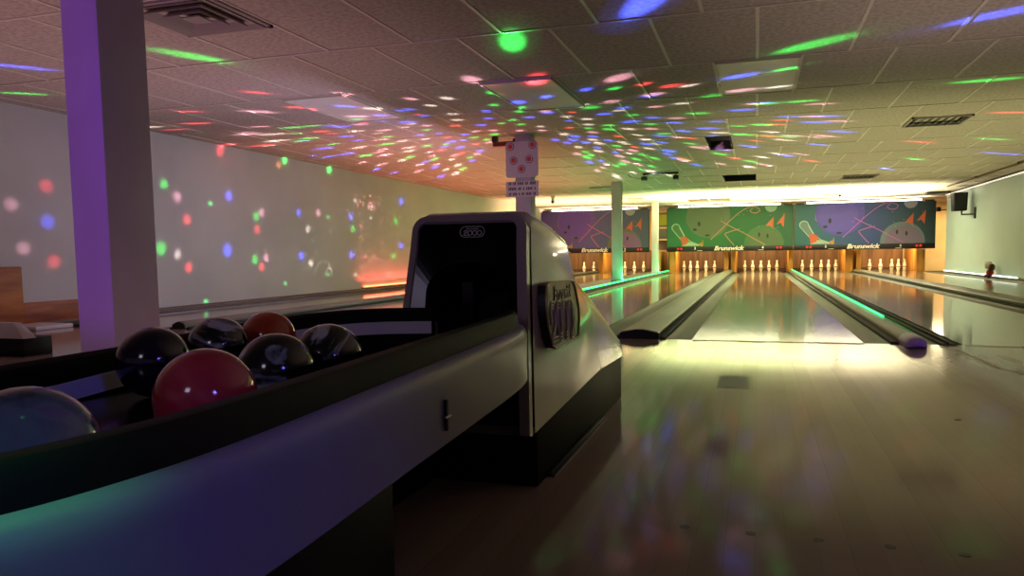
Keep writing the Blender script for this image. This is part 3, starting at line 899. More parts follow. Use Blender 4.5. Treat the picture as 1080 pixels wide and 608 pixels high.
# normal used by sweep points to the left of travel; travel runs towards the camera on the right side, so +offset is outward there
fa = [(-.004, .30), (.004, .296), (.012, .303), (.012, .312), (.012, .392), (.012, .403), (.0095, .416), (.003, .4245), (-.012, .428), (-.012, .30)]
m_ = MB().sweep(outl_t, fa); m_.v = [(x, y, z-(.024 if z > .38 else 0)*min(1, max(0, (-3.5-y)/.65))*min(1, max(0, (-.80-x)/.25))) for x, y, z in m_.v]; m_.build('fascia', M['fascia'], BR, smooth=True)
ra = [(-.006, .425), (-.010, .452), (-.016, .460), (-.030, .462), (-.040, .456), (-.044, .44), (-.046, .345), (-.02, .345), (-.016, .425)]
def drop_left(vs, amt, y0=-3.50, y1=-4.15, zmin=.40):
    """the far rim of the tray dips towards the near end"""
    out = []
    for x, y, z in vs:
        a = min(1, max(0, (y0-y)/(y0-y1)))*min(1, max(0, (-.80-x)/.25))
        out.append((x, y, z-amt*a if z > zmin else z))
    return out
m_ = MB().sweep(outl_t, ra); m_.v = drop_left(m_.v, .024); m_.build('rail', M['rail'], BR, smooth=True)
def offs(path, o):
    out = []
    for i in range(len(path)):
        a = path[max(i-1, 0)]; b = path[min(i+1, len(path)-1)]
        tx, ty = b[0]-a[0], b[1]-a[1]; l = math.hypot(tx, ty) or 1
        out.append((path[i][0]-ty/l*o, path[i][1]+tx/l*o))
    return out
inner = offs(outl_t, -.045)
MB().prism(inner, .345, .364, 2).build('tray_bed', M['bed'], BR)
MB().prism(offs(outl_t, -.015), .30, .343, 2).build('tray_underside', M['black'], BR)
k0 = next(i for i, p in enumerate(outl_t) if p[0] < -1.165)
left = outl_t[k0:]
la, lb = offs(left, -.0475), offs(left, -.051)
m_ = MB(); vs = []; fs = []
for (xa, ya), (xb, yb) in zip(la, lb):
    up = .036*min(1, max(0, (ya+4.3)/.85))
    vs += [(xa, ya, .366+up), (xb, yb, .366+up), (xb, yb, .396+up), (xa, ya, .396+up)]
for i in range(len(la)-1):
    for q in range(4): fs.append((i*4+q, i*4+(q+1) % 4, (i+1)*4+(q+1) % 4, (i+1)*4+q))
fs.append((0, 1, 2, 3)); fs.append(tuple(range(4*len(la)-4, 4*len(la))))
m_.add(vs, fs); m_.build('inner_strip', M['strip'], BR)
MB().box(-1.05, -.69, -4.86, -4.10, 0, .30).build('pedestal', M['black'], BR, bevel=.006)
# key latch on the fascia
LX = -.5835
MB().box(-1.08, -.93, -4.10, -3.42, .0, .28).build('under_tray_blocker', M['black'], BR, bevel=.004)  # added box, blocks light mirrored on the floor under the tray
k_ = MB()
k_.lathe([(.011, 0), (.011, .006), (.006, .010)], (LX, -4.155, .347), 14, axis=0)
k_.box(LX+.004, LX+.016, -4.158, -4.152, .325, .372)
k_.lathe([(.008, .004), (.008, .008)], (LX, -4.163, .318), 12, axis=0)
k_.build('latch', M['black_metal'], BR)
MB().box(LX+.010, LX+.018, -4.166, -4.146, .345, .349).build('key', M['chrome'], BR)

# ------------------------------------------------------------------ balls
def ball_mat(name, c1, c2, c3, scale, lo, hi, rough=.12, distort=1.5):
    m = mat(name, c1, rough, coat=.5)
    nt = m.node_tree; N = nt.nodes; L = nt.links
    tc = N.new('ShaderNodeTexCoord')
    n1 = N.new('ShaderNodeTexNoise'); n1.inputs['Scale'].default_value = scale; n1.inputs['Detail'].default_value = 4; n1.inputs['Distortion'].default_value = distort
    L.new(tc.outputs['Object'], n1.inputs['Vector'])
    cr = N.new('ShaderNodeValToRGB')
    cr.color_ramp.elements[0].position = lo; cr.color_ramp.elements[0].color = (*c1, 1)
    cr.color_ramp.elements[1].position = hi; cr.color_ramp.elements[1].color = (*c3, 1)
    e = cr.color_ramp.elements.new((lo+hi)/2); e.color = (*c2, 1)
    L.new(n1.outputs['Fac'], cr.inputs[0]); L.new(cr.outputs[0], nt.nodes['Principled BSDF'].inputs['Base Color'])
    return m
b_green = ball_mat('ball_marble_green', rgb(12, 18, 18), rgb(22, 40, 34), rgb(170, 190, 178), 11, .47, .62)
b_marble = ball_mat('ball_marble_grey', rgb(12, 14, 18), rgb(24, 34, 36), rgb(190, 196, 200), 10, .47, .62)
b_navy = ball_mat('ball_navy', rgb(14, 12, 30), rgb(16, 14, 38), rgb(28, 24, 56), 5, .4, .8)
b_red = ball_mat('ball_red', rgb(168, 36, 46), rgb(186, 50, 56), rgb(206, 84, 78), 6, .4, .7)
b_orange = ball_mat('ball_orange', rgb(182, 66, 34), rgb(196, 84, 48), rgb(214, 140, 104), 7, .42, .7)
b_teal = ball_mat('ball_teal_swirl', rgb(44, 78, 70), rgb(92, 120, 108), rgb(112, 72, 112), 9, .38, .66)
b_dark = ball_mat('ball_marble_dark', rgb(10, 14, 14), rgb(20, 30, 30), rgb(196, 204, 200), 10, .48, .62)
ZB = .3645
for x, y, r, m, l in ((-.752, -4.460, .0595, b_red, 'red bowling ball, brightest one, at the front of the tray'),
                      (-.715, -4.728, .060, b_teal, 'teal and purple swirled bowling ball cut by the left edge'),
                      (-1.069, -4.203, .0575, b_navy, 'plain dark navy bowling ball just left of the red one'),
                      (-1.106, -3.998, .057, b_marble, 'black marbled bowling ball at the back, between navy and orange balls'),
                      (-1.097, -3.855, .057, b_orange, 'orange bowling ball at the back of the tray'),
                      (-.799, -4.253, .0575, b_green, 'dark green marbled bowling ball just right of the red one'),
                      (-.798, -4.112, .058, b_dark, 'black and white marbled bowling ball nearest the hood')):
    o = MB().ellipsoid((0, 0, 0), (r, r, r), 24).build('bowling_ball', m, smooth=True)
    o.location = (x, y, ZB+r); o.rotation_euler = (random.uniform(0, 6), random.uniform(0, 6), random.uniform(0, 6))
    tag(o, l, 'bowling ball', 'balls in the ball return tray')

# ------------------------------------------------------------------ left side bits
t = thing('low_cabinet', 'low dark cabinet with sloping grey top at the left edge', 'cabinet', (-4.75, -1.5, 0))
MB().box(-5.3, -4.40, -1.70, -1.50, 0, .115).build('body', M['black'], t, bevel=.006)
m_ = MB()
m_.hexa([(-5.3, -1.71, .115), (-4.385, -1.71, .115), (-4.37, -1.63, .115), (-5.3, -1.49, .115), (-5.3, -1.60, .205), (-4.60, -1.60, .20), (-4.57, -1.56, .20), (-5.3, -1.54, .205)])
m_.build('sloping_lid', M['shell'], t, bevel=.005)
t = thing('wood_panel', 'orange-brown wooden panel against the left wall, tall part at the left edge', 'panel', (-6.37, -.6, 0))
MB().box(-6.398, -6.36, -2.4, -.06, 0, .54).build('tall_board', M['orange_wood'], t, bevel=.01)
MB().box(-6.398, -6.365, -.06, 1.3, 0, .215).build('low_board', M['orange_wood'], t, bevel=.004)
t = thing('floor_tray', 'low white tray lying on the floor before the wooden panel', 'tray', (-6.0, .15, 0))
MB().box(-6.3, -5.9, -.35, .02, 0, .035).build('slab', M['white'], t, bevel=.008)
MB().box(-6.25, -5.85, .06, .5, 0, .02).build('shadow_slab', M['cap_end'], t, bevel=.004)  # dark slab standing in for the white slab's shadow

# red light strip at the foot of the left wall
t = thing('red_light_strip', 'glowing red light strip at the foot of the left wall', 'light strip', (-6.36, 9, .06))
MB().box(-6.4, -6.37, 6.1, 15.5, .055, .075).build('holder', M['grey_board'], t)
MB().tube([(-6.365, 6.12, .088), (-6.365, 15.5, .088)], .013, 8).build('strip', M['led_red'], t)

# ------------------------------------------------------------------ right wall bits
t = thing('wall_speaker', 'black box loudspeaker on a bracket on the right wall', 'loudspeaker', (4.25, 13.9, 1.6))
MB().hexa([(4.02, 13.75, 1.42), (4.27, 13.75, 1.42), (4.27, 14.05, 1.42), (4.02, 14.05, 1.42), (4.0, 13.72, 1.82), (4.28, 13.72, 1.82), (4.28, 14.08, 1.82), (4.0, 14.08, 1.82)]).build('cabinet', M['black'], t, bevel=.012)
MB().hexa([(4.04, 13.738, 1.44), (4.25, 13.738, 1.44), (4.25, 13.75, 1.44), (4.04, 13.75, 1.44), (4.02, 13.708, 1.80), (4.26, 13.708, 1.80), (4.26, 13.72, 1.80), (4.02, 13.72, 1.80)]).build('grille', M['black_metal'], t)
MB().tube([(4.2, 13.9, 1.42), (4.2, 13.9, 1.34), (4.39, 13.6, 1.33)], .02, 8).box(4.375, 4.4, 13.55, 13.66, 1.24, 1.48).build('bracket', M['black_metal'], t)
t = thing('wall_glow_strip', 'white glowing light strip along the foot of the right wall', 'light strip', (4.37, 13, .04))
MB().box(4.36, 4.38, 10.45, 16.1, .03, .06).build('holder', M['white'], t)
MB().tube([(4.345, 10.5, .05), (4.345, 16.1, .05)], .014, 8).build('strip', M['led_white'], t)
t = thing('wall_glow_strip', 'thin white strip along the top edge of the right wall', 'light strip', (4.37, 12, 1.92))
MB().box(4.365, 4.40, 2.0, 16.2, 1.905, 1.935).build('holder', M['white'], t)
MB().tube([(4.35, 2.05, 1.92), (4.35, 16.15, 1.92)], .013, 8).build('strip', M['top_strip'], t)
t = thing('small_wall_box', 'small white box high on the far end of the right wall', 'box', (4.38, 15.9, 1.83))
MB().box(4.35, 4.4, 15.55, 16.05, 1.78, 1.88).build('case', M['white'], t, bevel=.01)
MB().box(4.345, 4.35, 15.66, 15.94, 1.81, 1.84).build('label_strip', M['grey_board'], t)
t = thing('plush_toy', 'small red, brown and white plush toy at the foot of the right wall', 'toy', (4.28, 11.9, .05))
m_ = MB().ellipsoid((4.27, 11.88, .105), (.062, .09, .075), 12); m_.build('body', M['plush_red'], t, smooth=True)
MB().ellipsoid((4.27, 11.76, .215), (.06, .075, .07), 12).build('head', M['plush_brown'], t, smooth=True)
MB().ellipsoid((4.262, 11.95, .255), (.075, .10, .085), 12).build('hat', M['plush_white'], t, smooth=True)
for y in (11.80, 11.96):
    MB().ellipsoid((4.235, y, .045), (.04, .035, .03), 10).build('foot', M['plush_brown'], t, smooth=True)
MB().box(4.2, 4.34, 11.76, 12.0, 0, .02).build('base', M['brown'], t, bevel=.004)

# ceiling conduits on the right
t = thing('ceiling_conduit', 'brown conduit running along the ceiling beside the right wall', 'conduit', (3.9, 10, 1.94))
MB().tube([(3.84, 13.6, 1.945), (3.9, 10.9, 1.945), (3.9, 5.0, 1.945)], .016, 8).build('pipe', M['brown'], t, smooth=True)
m_ = MB()
for y in (6.5, 9.0, 11.5): m_.box(3.87, 3.93, y, y+.03, 1.93, 1.97)
m_.build('clip', M['black_metal'], t)
o = MB().box(3.8, 4.3, 15.4, 15.75, 1.925, 1.965).build('ceiling_junction_box', M['black_metal'], bevel=.006)
tag(o, 'flat dark junction box at the ceiling over the far end of the right wall', 'box')

# ------------------------------------------------------------------ ceiling vents and fixtures
def diffuser(x0, x1, y0, y1, label, steps=4):
    t = thing('ceiling_vent', label, 'vent', ((x0+x1)/2, (y0+y1)/2, H), 'square ceiling vents')
    xc, yc = (x0+x1)/2, (y0+y1)/2; hw, hh = (x1-x0)/2, (y1-y0)/2
    MB().box(x0+.02, x1-.02, y0+.02, y1-.02, H+.02, H+.03).build('duct', M['dark'], t)
    f = MB()
    for a in ((x0, x1, y0, y0+.03), (x0, x1, y1-.03, y1), (x0, x0+.03, y0, y1), (x1-.03, x1, y0, y1)): f.box(*a, H-.014, H+.03)
    f.build('frame', M['vent'], t)
    for k in range(steps-1):
        s1 = .80-.24*k; s2 = s1-.13; z1, z2 = H+.008, H-.018-.004*k
        v = MB()
        o4 = [(xc-hw*s1, yc-hh*s1, z1), (xc+hw*s1, yc-hh*s1, z1), (xc+hw*s1, yc+hh*s1, z1), (xc-hw*s1, yc+hh*s1, z1)]
        s3 = s1+.10
        i4 = [(xc-hw*s3, yc-hh*s3, z2), (xc+hw*s3, yc-hh*s3, z2), (xc+hw*s3, yc+hh*s3, z2), (xc-hw*s3, yc+hh*s3, z2)]
        for i in range(4):
            j = (i+1) % 4
            v.poly([o4[i], o4[j], i4[j], i4[i]])
            dn = (0, 0, -.004)
            v.poly([tuple(Vector(o4[i])+Vector(dn)), tuple(Vector(o4[j])+Vector(dn)), tuple(Vector(i4[j])+Vector(dn)), tuple(Vector(i4[i])+Vector(dn))])
            v.poly([i4[i], i4[j], tuple(Vector(i4[j])+Vector(dn)), tuple(Vector(i4[i])+Vector(dn))])
        v.build('louver', M['vent'], t)
    MB().box(xc-hw*.2, xc+hw*.2, yc-hh*.2, yc+hh*.2, H-.024, H-.018).build('centre_plate', M['vent'], t)
diffuser(-3.485, -2.885, -1.79, -1.20, 'large stepped square ceiling vent at upper left, beside the big column')
def slot_vent(x0, x1, y0, y1, label, n=7):
    t = thing('ceiling_vent', label, 'vent', ((x0+x1)/2, (y0+y1)/2, H), 'slotted ceiling vents')
    MB().box(x0+.02, x1-.02, y0+.02, y1-.02, H+.0, H+.02).build('duct', M['dark'], t)
    f = MB()
    for a in ((x0, x1, y0, y0+.02), (x0, x1, y1-.02, y1), (x0, x0+.02, y0, y1), (x1-.02, x1, y0, y1)): f.box(*a, H-.02, H+.02)
    f.build('frame', M['vent'], t)
    for k in range(n):
        x = x0+.03+(x1-x0-.06)*(k+.5)/n
        MB().hexa([(x-.02, y0+.02, H-.028), (x-.016, y0+.02, H-.028), (x-.016, y1-.02, H-.028), (x-.02, y1-.02, H-.028), (x+.012, y0+.02, H-.002), (x+.016, y0+.02, H-.002), (x+.016, y1-.02, H-.002), (x+.012, y1-.02, H-.002)]).build('slat', M['vent'], t)
slot_vent(1.42, 2.0, 3.78, 4.36, 'slotted ceiling vent above the right lanes, the nearest one on the right')
slot_vent(1.40, 2.0, 10.15, 10.85, 'slotted ceiling vent farther back above the right lanes')
slot_vent(1.38, 1.95, 14.8, 15.4, 'small far ceiling vent above the blue mask board')
slot_vent(-3.5, -2.95, 10.6, 11.2, 'small dark ceiling vent just left of the green-lit column')
slot_vent(-3.25, -2.9, 14.2, 14.8, 'small far vent between the last two columns')
for x0, x1, l in ((-1.86, -1.36, 'left'), (-1.30, -.80, 'right')):
    t = thing('ceiling_hatch', 'brown ceiling hatch near the green mask board, the %s of two' % l, 'hatch', ((x0+x1)/2, 15.6, H), 'brown ceiling hatches')
    MB().box(x0, x1, 15.3, 15.9, H-.03, H-.012).build('plate', M['post_dark'], t)
    MB().box(x0-.01, x1+.01, 15.29, 15.30, H-.036, H).build('lip', M['post_dark'], t)
def ceiling_cone(x, y, label):
    t = thing('ceiling_fixture', label, 'ceiling fixture', (x, y, H), 'small white ceiling fixtures')
    MB().lathe([(.085, 0), (.085, -.012), (.05, -.02), (.035, -.10), (.05, -.12)], (x, y, H-.0), 16).build('mount', M['cone_white'], t, smooth=True)
    MB().ellipsoid((x, y, H-.15), (.05, .05, .045), 10).build('globe', M['cone_white'], t, smooth=True)
    MB().lathe([(.03, -.052), (.03, -.045), (.018, -.04)], (x, y, H-.155), 12, axis=1).build('lens', M['black_metal'], t)
ceiling_cone(-4.75, 12.4, 'small white ceiling fixture with black lens left of the columns')
ceiling_cone(1.66, 13.6, 'small white ceiling fixture with black lens above the blue mask board')
# hanging bar with two lamps
t = thing('hanging_lamp_bar', 'black hanging bar with two small lamps under the ceiling', 'lamp bar', (-1.73, 8.2, 1.95))
MB().box(-2.03, -1.42, 8.18, 8.23, 1.935, 1.965).build('bar', M['black_metal'], t, bevel=.004)
for x in (-2.0, -1.46):
    h_ = MB().hexa([(x-.05, 8.13, 1.845), (x+.05, 8.13, 1.845), (x+.05, 8.24, 1.835), (x-.05, 8.24, 1.835), (x-.045, 8.14, 1.905), (x+.045, 8.14, 1.905), (x+.045, 8.24, 1.915), (x-.045, 8.24, 1.915)]).build('lamp_head', M['black_metal'], t, bevel=.005)
    MB().tube([(x, 8.2, 1.905), (x, 8.2, 1.94)], .008, 6).build('stem', M['black_metal'], t)
MB().tube(smoothpath([(-2.0, 8.2, 1.9), (-2.12, 8.2, 1.875), (-2.25, 8.22, 1.92), (-2.3, 8.25, 1.97)], 5), .005, 6).build('cable', M['black_metal'], t)

# ------------------------------------------------------------------ lights
def area(name, loc, target, size, size_y, power, color, spread=PI):
    l = bpy.data.lights.new(name, 'AREA'); l.shape = 'RECTANGLE'; l.size = size; l.size_y = size_y
    l.energy = power; l.color = color; l.spread = spread
    o = bpy.data.objects.new(name, l); COL.objects.link(o); o.location = loc
    o.rotation_euler = (Vector(target)-Vector(loc)).to_track_quat('-Z', 'Y').to_euler()
    return o
def spot(name, loc, target, angle, power, color, blend=.5, size=.004):
    l = bpy.data.lights.new(name, 'SPOT'); l.spot_size = angle; l.spot_blend = blend; l.energy = power; l.color = color
    l.shadow_soft_size = size
    o = bpy.data.objects.new(name, l); COL.objects.link(o); o.location = loc
    o.rotation_euler = (Vector(target)-Vector(loc)).to_track_quat('-Z', 'Y').to_euler()
    return o

# lamps inside the pits
for (a, b) in edges:
    area('pit_lamp', ((a+b)/2, 17.75, .72), ((a+b)/2, 18.7, .1), b-a-.1, .12, 17, (1.0, .74, .34))
# service area right of the masks and behind them
area('service_lamp', (4.9, 18.6, 1.9), (4.9, 18.6, 0), 1.0, 1.0, 85, (1.0, .84, .5))
area('service_lamp', (-2.9, 19.4, 1.9), (-2.9, 19.0, 0), .6, .6, 8, (1.0, .85, .5))
# unseen fills over the far lanes, added to brighten the ceiling
D = math.radians
for x0, x1, c, e in ((-6.2, -3.2, (1.0, .64, .32), 140), (-2.3, .75, (.84, 1.0, .46), 400), (.95, 3.2, (1.0, .92, .60), 310)):
    area('lane_ceiling_fill', ((x0+x1)/2, 14.5, .40), ((x0+x1)/2, 14.5, 2), x1-x0, 2.6, e, c, D(98))
for x0, x1, c in ((-6.2, -3.2, (1.0, .70, .40)), (-2.4, .75, (.95, 1.0, .6)), (.95, 4.2, (1.0, .94, .66))):
    area('mask_top_lamp', ((x0+x1)/2, YM+.3, 1.78), ((x0+x1)/2, YM+.1, 2.3), x1-x0, .2, 30, c)
# red strip glow, left
area('red_glow', (-6.30, 10.5, .12), (-5.9, 10.5, 1.3), 9.0, .05, 30, (1.0, .11, .09))
area('red_fill', (-4.2, 6.5, .25), (-4.2, 6.5, 2), 3.0, 8.0, 44, (1.0, .32, .20), D(105))  # added fill reddening the left ceiling, no fixture
# added yellow-green fill over the right half, no fixture
area('yellow_fill', (1.6, 7.0, .25), (1.6, 7.0, 2), 4.5, 9.0, 60, (1.0, .92, .45), D(115))
# unseen fill panels standing in for light bounced off the approach floor
area('floor_bounce_fill', (1.7, -1.6, .04), (1.7, -1.6, 2), 3.4, 5.0, 15, (1.0, .74, .66), D(100))
area('floor_bounce_fill', (-4.2, -1.6, .04), (-4.2, -1.6, 2), 3.6, 5.0, 15, (1.0, .55, .62), D(100))
# added sourceless fills for the left wall and around the signed column
area('wall_fill', (-3.3, 2.2, 1.0), (-6.4, 2.2, 1.0), 4.5, 1.2, 15, (.78, .62, 1.0))
pt = bpy.data.lights.new('party_fill', 'POINT'); pt.energy = 2.5; pt.color = (1.0, .75, .9); pt.shadow_soft_size = .25
po = bpy.data.objects.new('party_fill', pt); COL.objects.link(po); po.location = (-2.7, 2.0, .9)
# green glow of the left strip
area('green_glow', (-2.53, 11.5, .07), (-2.75, 11.5, .8), 11.0, .03, 45, (.10, 1.0, .30))
spot('purple_lamp', (.9, -5.9, 1.3), (.80, -.22, .03), D(4.5), 110, (.42, .16, 1.0), .8, .03)
# dim lilac fill added behind the camera to lift the hood rim
area('rear_fill', (-.9, -7.2, 1.8), (-1.0, -3.4, .5), .5, .5, 2.8, (.80, .66, 1.0))
# purple lamp behind the camera, to the left
spot('purple_lamp', (-3.6, -6.0, 1.6), (-2.96, -2.5, 1.1), D(30), 95, (.34, .03, 1.0), .5, .05)
# lilac and blue lamps behind the camera, to the right
spot('lilac_lamp', (2.4, -5.6, 1.7), (-2.9, -2.4, 1.1), D(34), 17, (.34, .08, 1.0), .8, .08)
spot('blue_lamp', (1.2, -5.6, 1.2), (-.56, -4.85, .30), D(34), 21, (.16, .13, 1.0), .9, .08)
# faint green lamp over the near end of the tray
spot('green_lamp', (-.46, -4.96, 1.75), (-.56, -4.88, .42), math.radians(13), 26, (.1, 1.0, .4), .8, .05)

# the disco projector's beams: coloured pencils of light from one point by the signed column
S = Vector((-2.40, 2.2, .95))
CC = {'r': (1.0, .06, .08), 'g': (.04, 1.0, .12), 'b': (.06, .10, 1.0), 'p': (1.0, .45, .62), 'w': (1.0, .85, .8), 'o': (1.0, .35, .1)}
KK = {'r': 1.2, 'g': 1.0, 'b': 1.7, 'p': .9, 'w': .9, 'o': 1.0}
DOTS = "-5.17,-0.97,1.97,b,0.14;-5.93,-0.30,1.97,g,0.10;-3.82,-0.77,1.97,g,0.20;-4.14,0.35,1.97,r,0.12;-5.23,0.83,1.97,r,0.10;-4.59,1.14,1.97,p,0.10;-6.08,1.60,1.97,r,0.09;-5.50,2.04,1.97,p,0.08;-5.06,2.30,1.97,g,0.08;-5.89,2.99,1.97,w,0.08;-3.49,0.64,1.97,p,0.12;-3.37,1.51,1.97,b,0.10;-3.31,1.75,1.97,r,0.08;-3.97,1.71,1.97,g,0.10;-4.04,1.98,1.97,r,0.08;-4.45,2.00,1.97,b,0.09;-3.60,2.21,1.97,w,0.10;-5.29,2.82,1.97,b,0.08;-4.69,2.45,1.97,r,0.08;-5.87,3.98,1.97,b,0.07;-4.22,2.64,1.97,w,0.08;-4.43,3.43,1.97,g,0.07;-1.66,-0.36,1.97,g,0.21;-0.72,-0.87,1.97,b,0.24;0.21,0.40,1.97,g,0.22;-1.19,0.91,1.97,p,0.20;-1.79,0.68,1.97,r,0.20;-2.18,1.44,1.97,b,0.16;-0.82,1.34,1.97,r,0.14;-1.05,1.70,1.97,b,0.12;-1.65,2.03,1.97,g,0.17;-2.10,2.06,1.97,p,0.14;-0.24,1.68,1.97,p,0.15;-0.16,2.41,1.97,r,0.10;-0.11,2.38,1.97,b,0.12;-0.71,2.71,1.97,g,0.15;-0.09,3.68,1.97,g,0.13;0.42,2.64,1.97,p,0.12;-0.94,2.91,1.97,p,0.12;-1.42,2.28,1.97,w,0.12;-1.38,2.92,1.97,b,0.13;-1.87,2.20,1.97,r,0.10;-2.01,2.66,1.97,b,0.10;-2.29,0.56,1.97,p,0.18;1.24,0.06,1.97,b,0.20;1.67,2.06,1.97,g,0.16;0.53,3.37,1.97,b,0.13;0.69,3.74,1.97,p,0.12;0.80,4.53,1.97,b,0.13;0.54,4.89,1.97,p,0.10;0.66,5.64,1.97,b,0.11;1.87,5.87,1.97,r,0.13;2.72,5.95,1.97,g,0.12;3.26,7.66,1.97,b,0.14;2.34,3.86,1.97,r,0.12;2.18,7.92,1.97,g,0.10;-0.01,4.58,1.97,o,0.14;0.22,4.76,1.97,g,0.10;0.23,6.59,1.97,b,0.12;0.66,7.51,1.97,r,0.12;1.98,9.24,1.97,b,0.10;-0.07,3.69,1.97,g,0.10;0.11,3.45,1.97,r,0.10;-0.91,4.38,1.97,r,0.10;-0.75,5.24,1.97,p,0.10;-1.17,3.88,1.97,g,0.12;-1.37,4.70,1.97,w,0.10;-1.19,6.46,1.97,o,0.15;-0.58,5.60,1.97,b,0.12;-1.04,7.30,1.97,b,0.12;-1.98,7.62,1.97,g,0.10;-1.73,4.55,1.97,w,0.10;-6.40,2.70,1.90,r,0.16;-6.40,1.75,1.42,g,0.14;-6.40,1.94,1.29,p,0.15;-6.40,2.83,1.36,b,0.15;-6.40,2.08,1.04,r,0.15;-6.40,3.36,1.13,g,0.15;-6.40,3.48,1.18,p,0.14;-6.40,3.37,0.96,r,0.14;-6.40,4.34,1.23,b,0.13;-6.40,4.85,1.25,p,0.13;-6.40,4.57,1.00,w,0.13;-6.40,5.81,1.24,b,0.15;-6.40,5.86,1.04,g,0.13;-6.40,1.66,0.71,g,0.18;-6.40,1.90,0.64,w,0.14;-6.40,2.76,0.69,b,0.20;-6.40,2.07,0.49,r,0.15;-6.40,3.30,0.57,g,0.16;-6.40,3.43,0.47,r,0.14;-6.40,3.54,0.59,p,0.14;-6.40,4.37,0.61,b,0.15;-6.40,4.61,0.50,w,0.12;-6.40,5.81,0.63,b,0.16;-6.40,7.41,1.23,g,0.13;-6.40,7.66,1.59,b,0.16;-6.40,7.61,0.78,b,0.14;-6.40,7.29,0.59,g,0.12;-6.40,0.27,1.28,r,0.15;-6.40,0.26,0.95,b,0.16;-6.40,0.30,0.58,r,0.15;-6.40,-0.09,1.09,p,0.14;-6.40,0.00,0.70,p,0.14;-6.40,3.90,1.86,o,0.13;-6.40,4.04,1.94,g,0.13;-6.40,5.20,1.93,g,0.13;-6.40,6.49,1.43,p,0.15"
import numpy as np
def gobo(name, res):
    """a slide for the projector, drawn dot by dot; returns a float array"""
    return np.zeros((res//2, res, 3), dtype=np.float32)
SL = gobo('slide', 4096)
HGT, WID = SL.shape[:2]
def slide_dot(T, c, w, k, soft=.55):
    d = T-S; dist = d.length; d = d/dist
    inc = abs(d.z) if T.z > 1.9 else abs(d.x)
    if d.y > .01:                       # the signed column stands in the way of these
        q = (3.28-S.y)/d.y; hx, hz = S.x+d.x*q, S.z+d.z*q
        if q < dist and -2.98 < hx < -2.46 and 1.0 < hz < 1.97 : return
    ang = max(.004, .5*w/dist)
    u0 = .5-math.atan2(d.y, d.x)/(2*PI); v0 = math.atan2(d.z, math.hypot(d.x, d.y))/PI+.5
    rv = int(ang*2.2/PI*HGT)+2; ru = int(ang*2.2/(2*PI)*WID/max(.2, math.hypot(d.x, d.y)))+2
    cx, cy_ = int(u0*WID), int(v0*HGT)
    ys = np.clip(np.arange(cy_-rv, cy_+rv+1), 0, HGT-1); xs = np.arange(cx-ru, cx+ru+1) % WID
    th = ((np.arange(cx-ru, cx+ru+1)+.5)/WID-.5)*2*PI; ph = ((ys+.5)/HGT-.5)*PI
    TH, PH = np.meshgrid(th, ph)
    dx = np.cos(TH)*np.cos(PH); dy = -np.sin(TH)*np.cos(PH); dz = np.sin(PH)
    cosg = np.clip(dx*d.x+dy*d.y+dz*d.z, -1, 1); g = np.arccos(cosg)/ang
    val = np.clip((1.35-g)/soft, 0, 1); val = val*val*(3-2*val)+.10*np.exp(-(g/1.5)**2)
    amp = k*dist*dist/max(inc, .10)
    for q in range(3):
        SL[np.ix_(ys, xs, [q])] += (val*amp*c[q])[:, :, None].astype(np.float32)
for rec in DOTS.split(';'):
    x, y, z, c, w = rec.split(',')
    col_ = tuple(v*KK[c] for v in CC[c])
    onwall = float(z) < 1.95
    slide_dot(Vector((float(x), float(y), float(z))), col_, float(w)*.8, (.3 if float(y) < .5 else .6) if onwall else 1.0, .8)
rnd = random.Random(11)
cl = []
tries = 0
while len(cl) < 300 and tries < 20000:
    tries += 1
    r = abs(rnd.gauss(0, 1.6)); a = rnd.uniform(0, 2*PI)
    x, y = -2.9+r*math.cos(a)*1.0, 4.0+r*math.sin(a)*1.35
    if r > 4.4 or x < XL+.1 or y < .9 or any((x-p)**2+((y-q)*.7)**2 < (.15+.03*r)**2 for p, q in cl): continue
    cl.append((x, y))
    c = rnd.choice('rgbpwwpbg')
    slide_dot(Vector((x, y, H)), tuple(v*KK[c] for v in CC[c]), rnd.uniform(.075, .12), 1.2, .8)
def slide_image(name, arr):
    h_, w_ = arr.shape[:2]
    im = bpy.data.images.new(name, w_, h_, alpha=False, float_buffer=True)
    im.colorspace_settings.name = 'Non-Color'
    px = np.ones((h_, w_, 4), dtype=np.float32); px[:, :, :3] = arr
    im.pixels.foreach_set(px.ravel()); im.pack()
    return im
def projector(name, loc, power, size):
    l = bpy.data.lights.new(name, 'POINT'); l.energy = power; l.shadow_soft_size = size
    l.use_nodes = True
    o = bpy.data.objects.new(name, l); COL.objects.link(o); o.location = loc
    return l
PJ = projector('disco_projector', S, 1.0, .006)
nt = PJ.node_tree; N = nt.nodes; L = nt.links
em = N['Emission']; em.inputs['Strength'].default_value = DISCO = 42.0
tc = N.new('ShaderNodeTexCoord'); ev = N.new('ShaderNodeTexEnvironment'); ev.image = slide_image('disco_slide', SL); ev.interpolation = 'Linear'
L.new(tc.outputs['Normal'], ev.inputs['Vector']); L.new(ev.outputs['Color'], em.inputs['Color'])

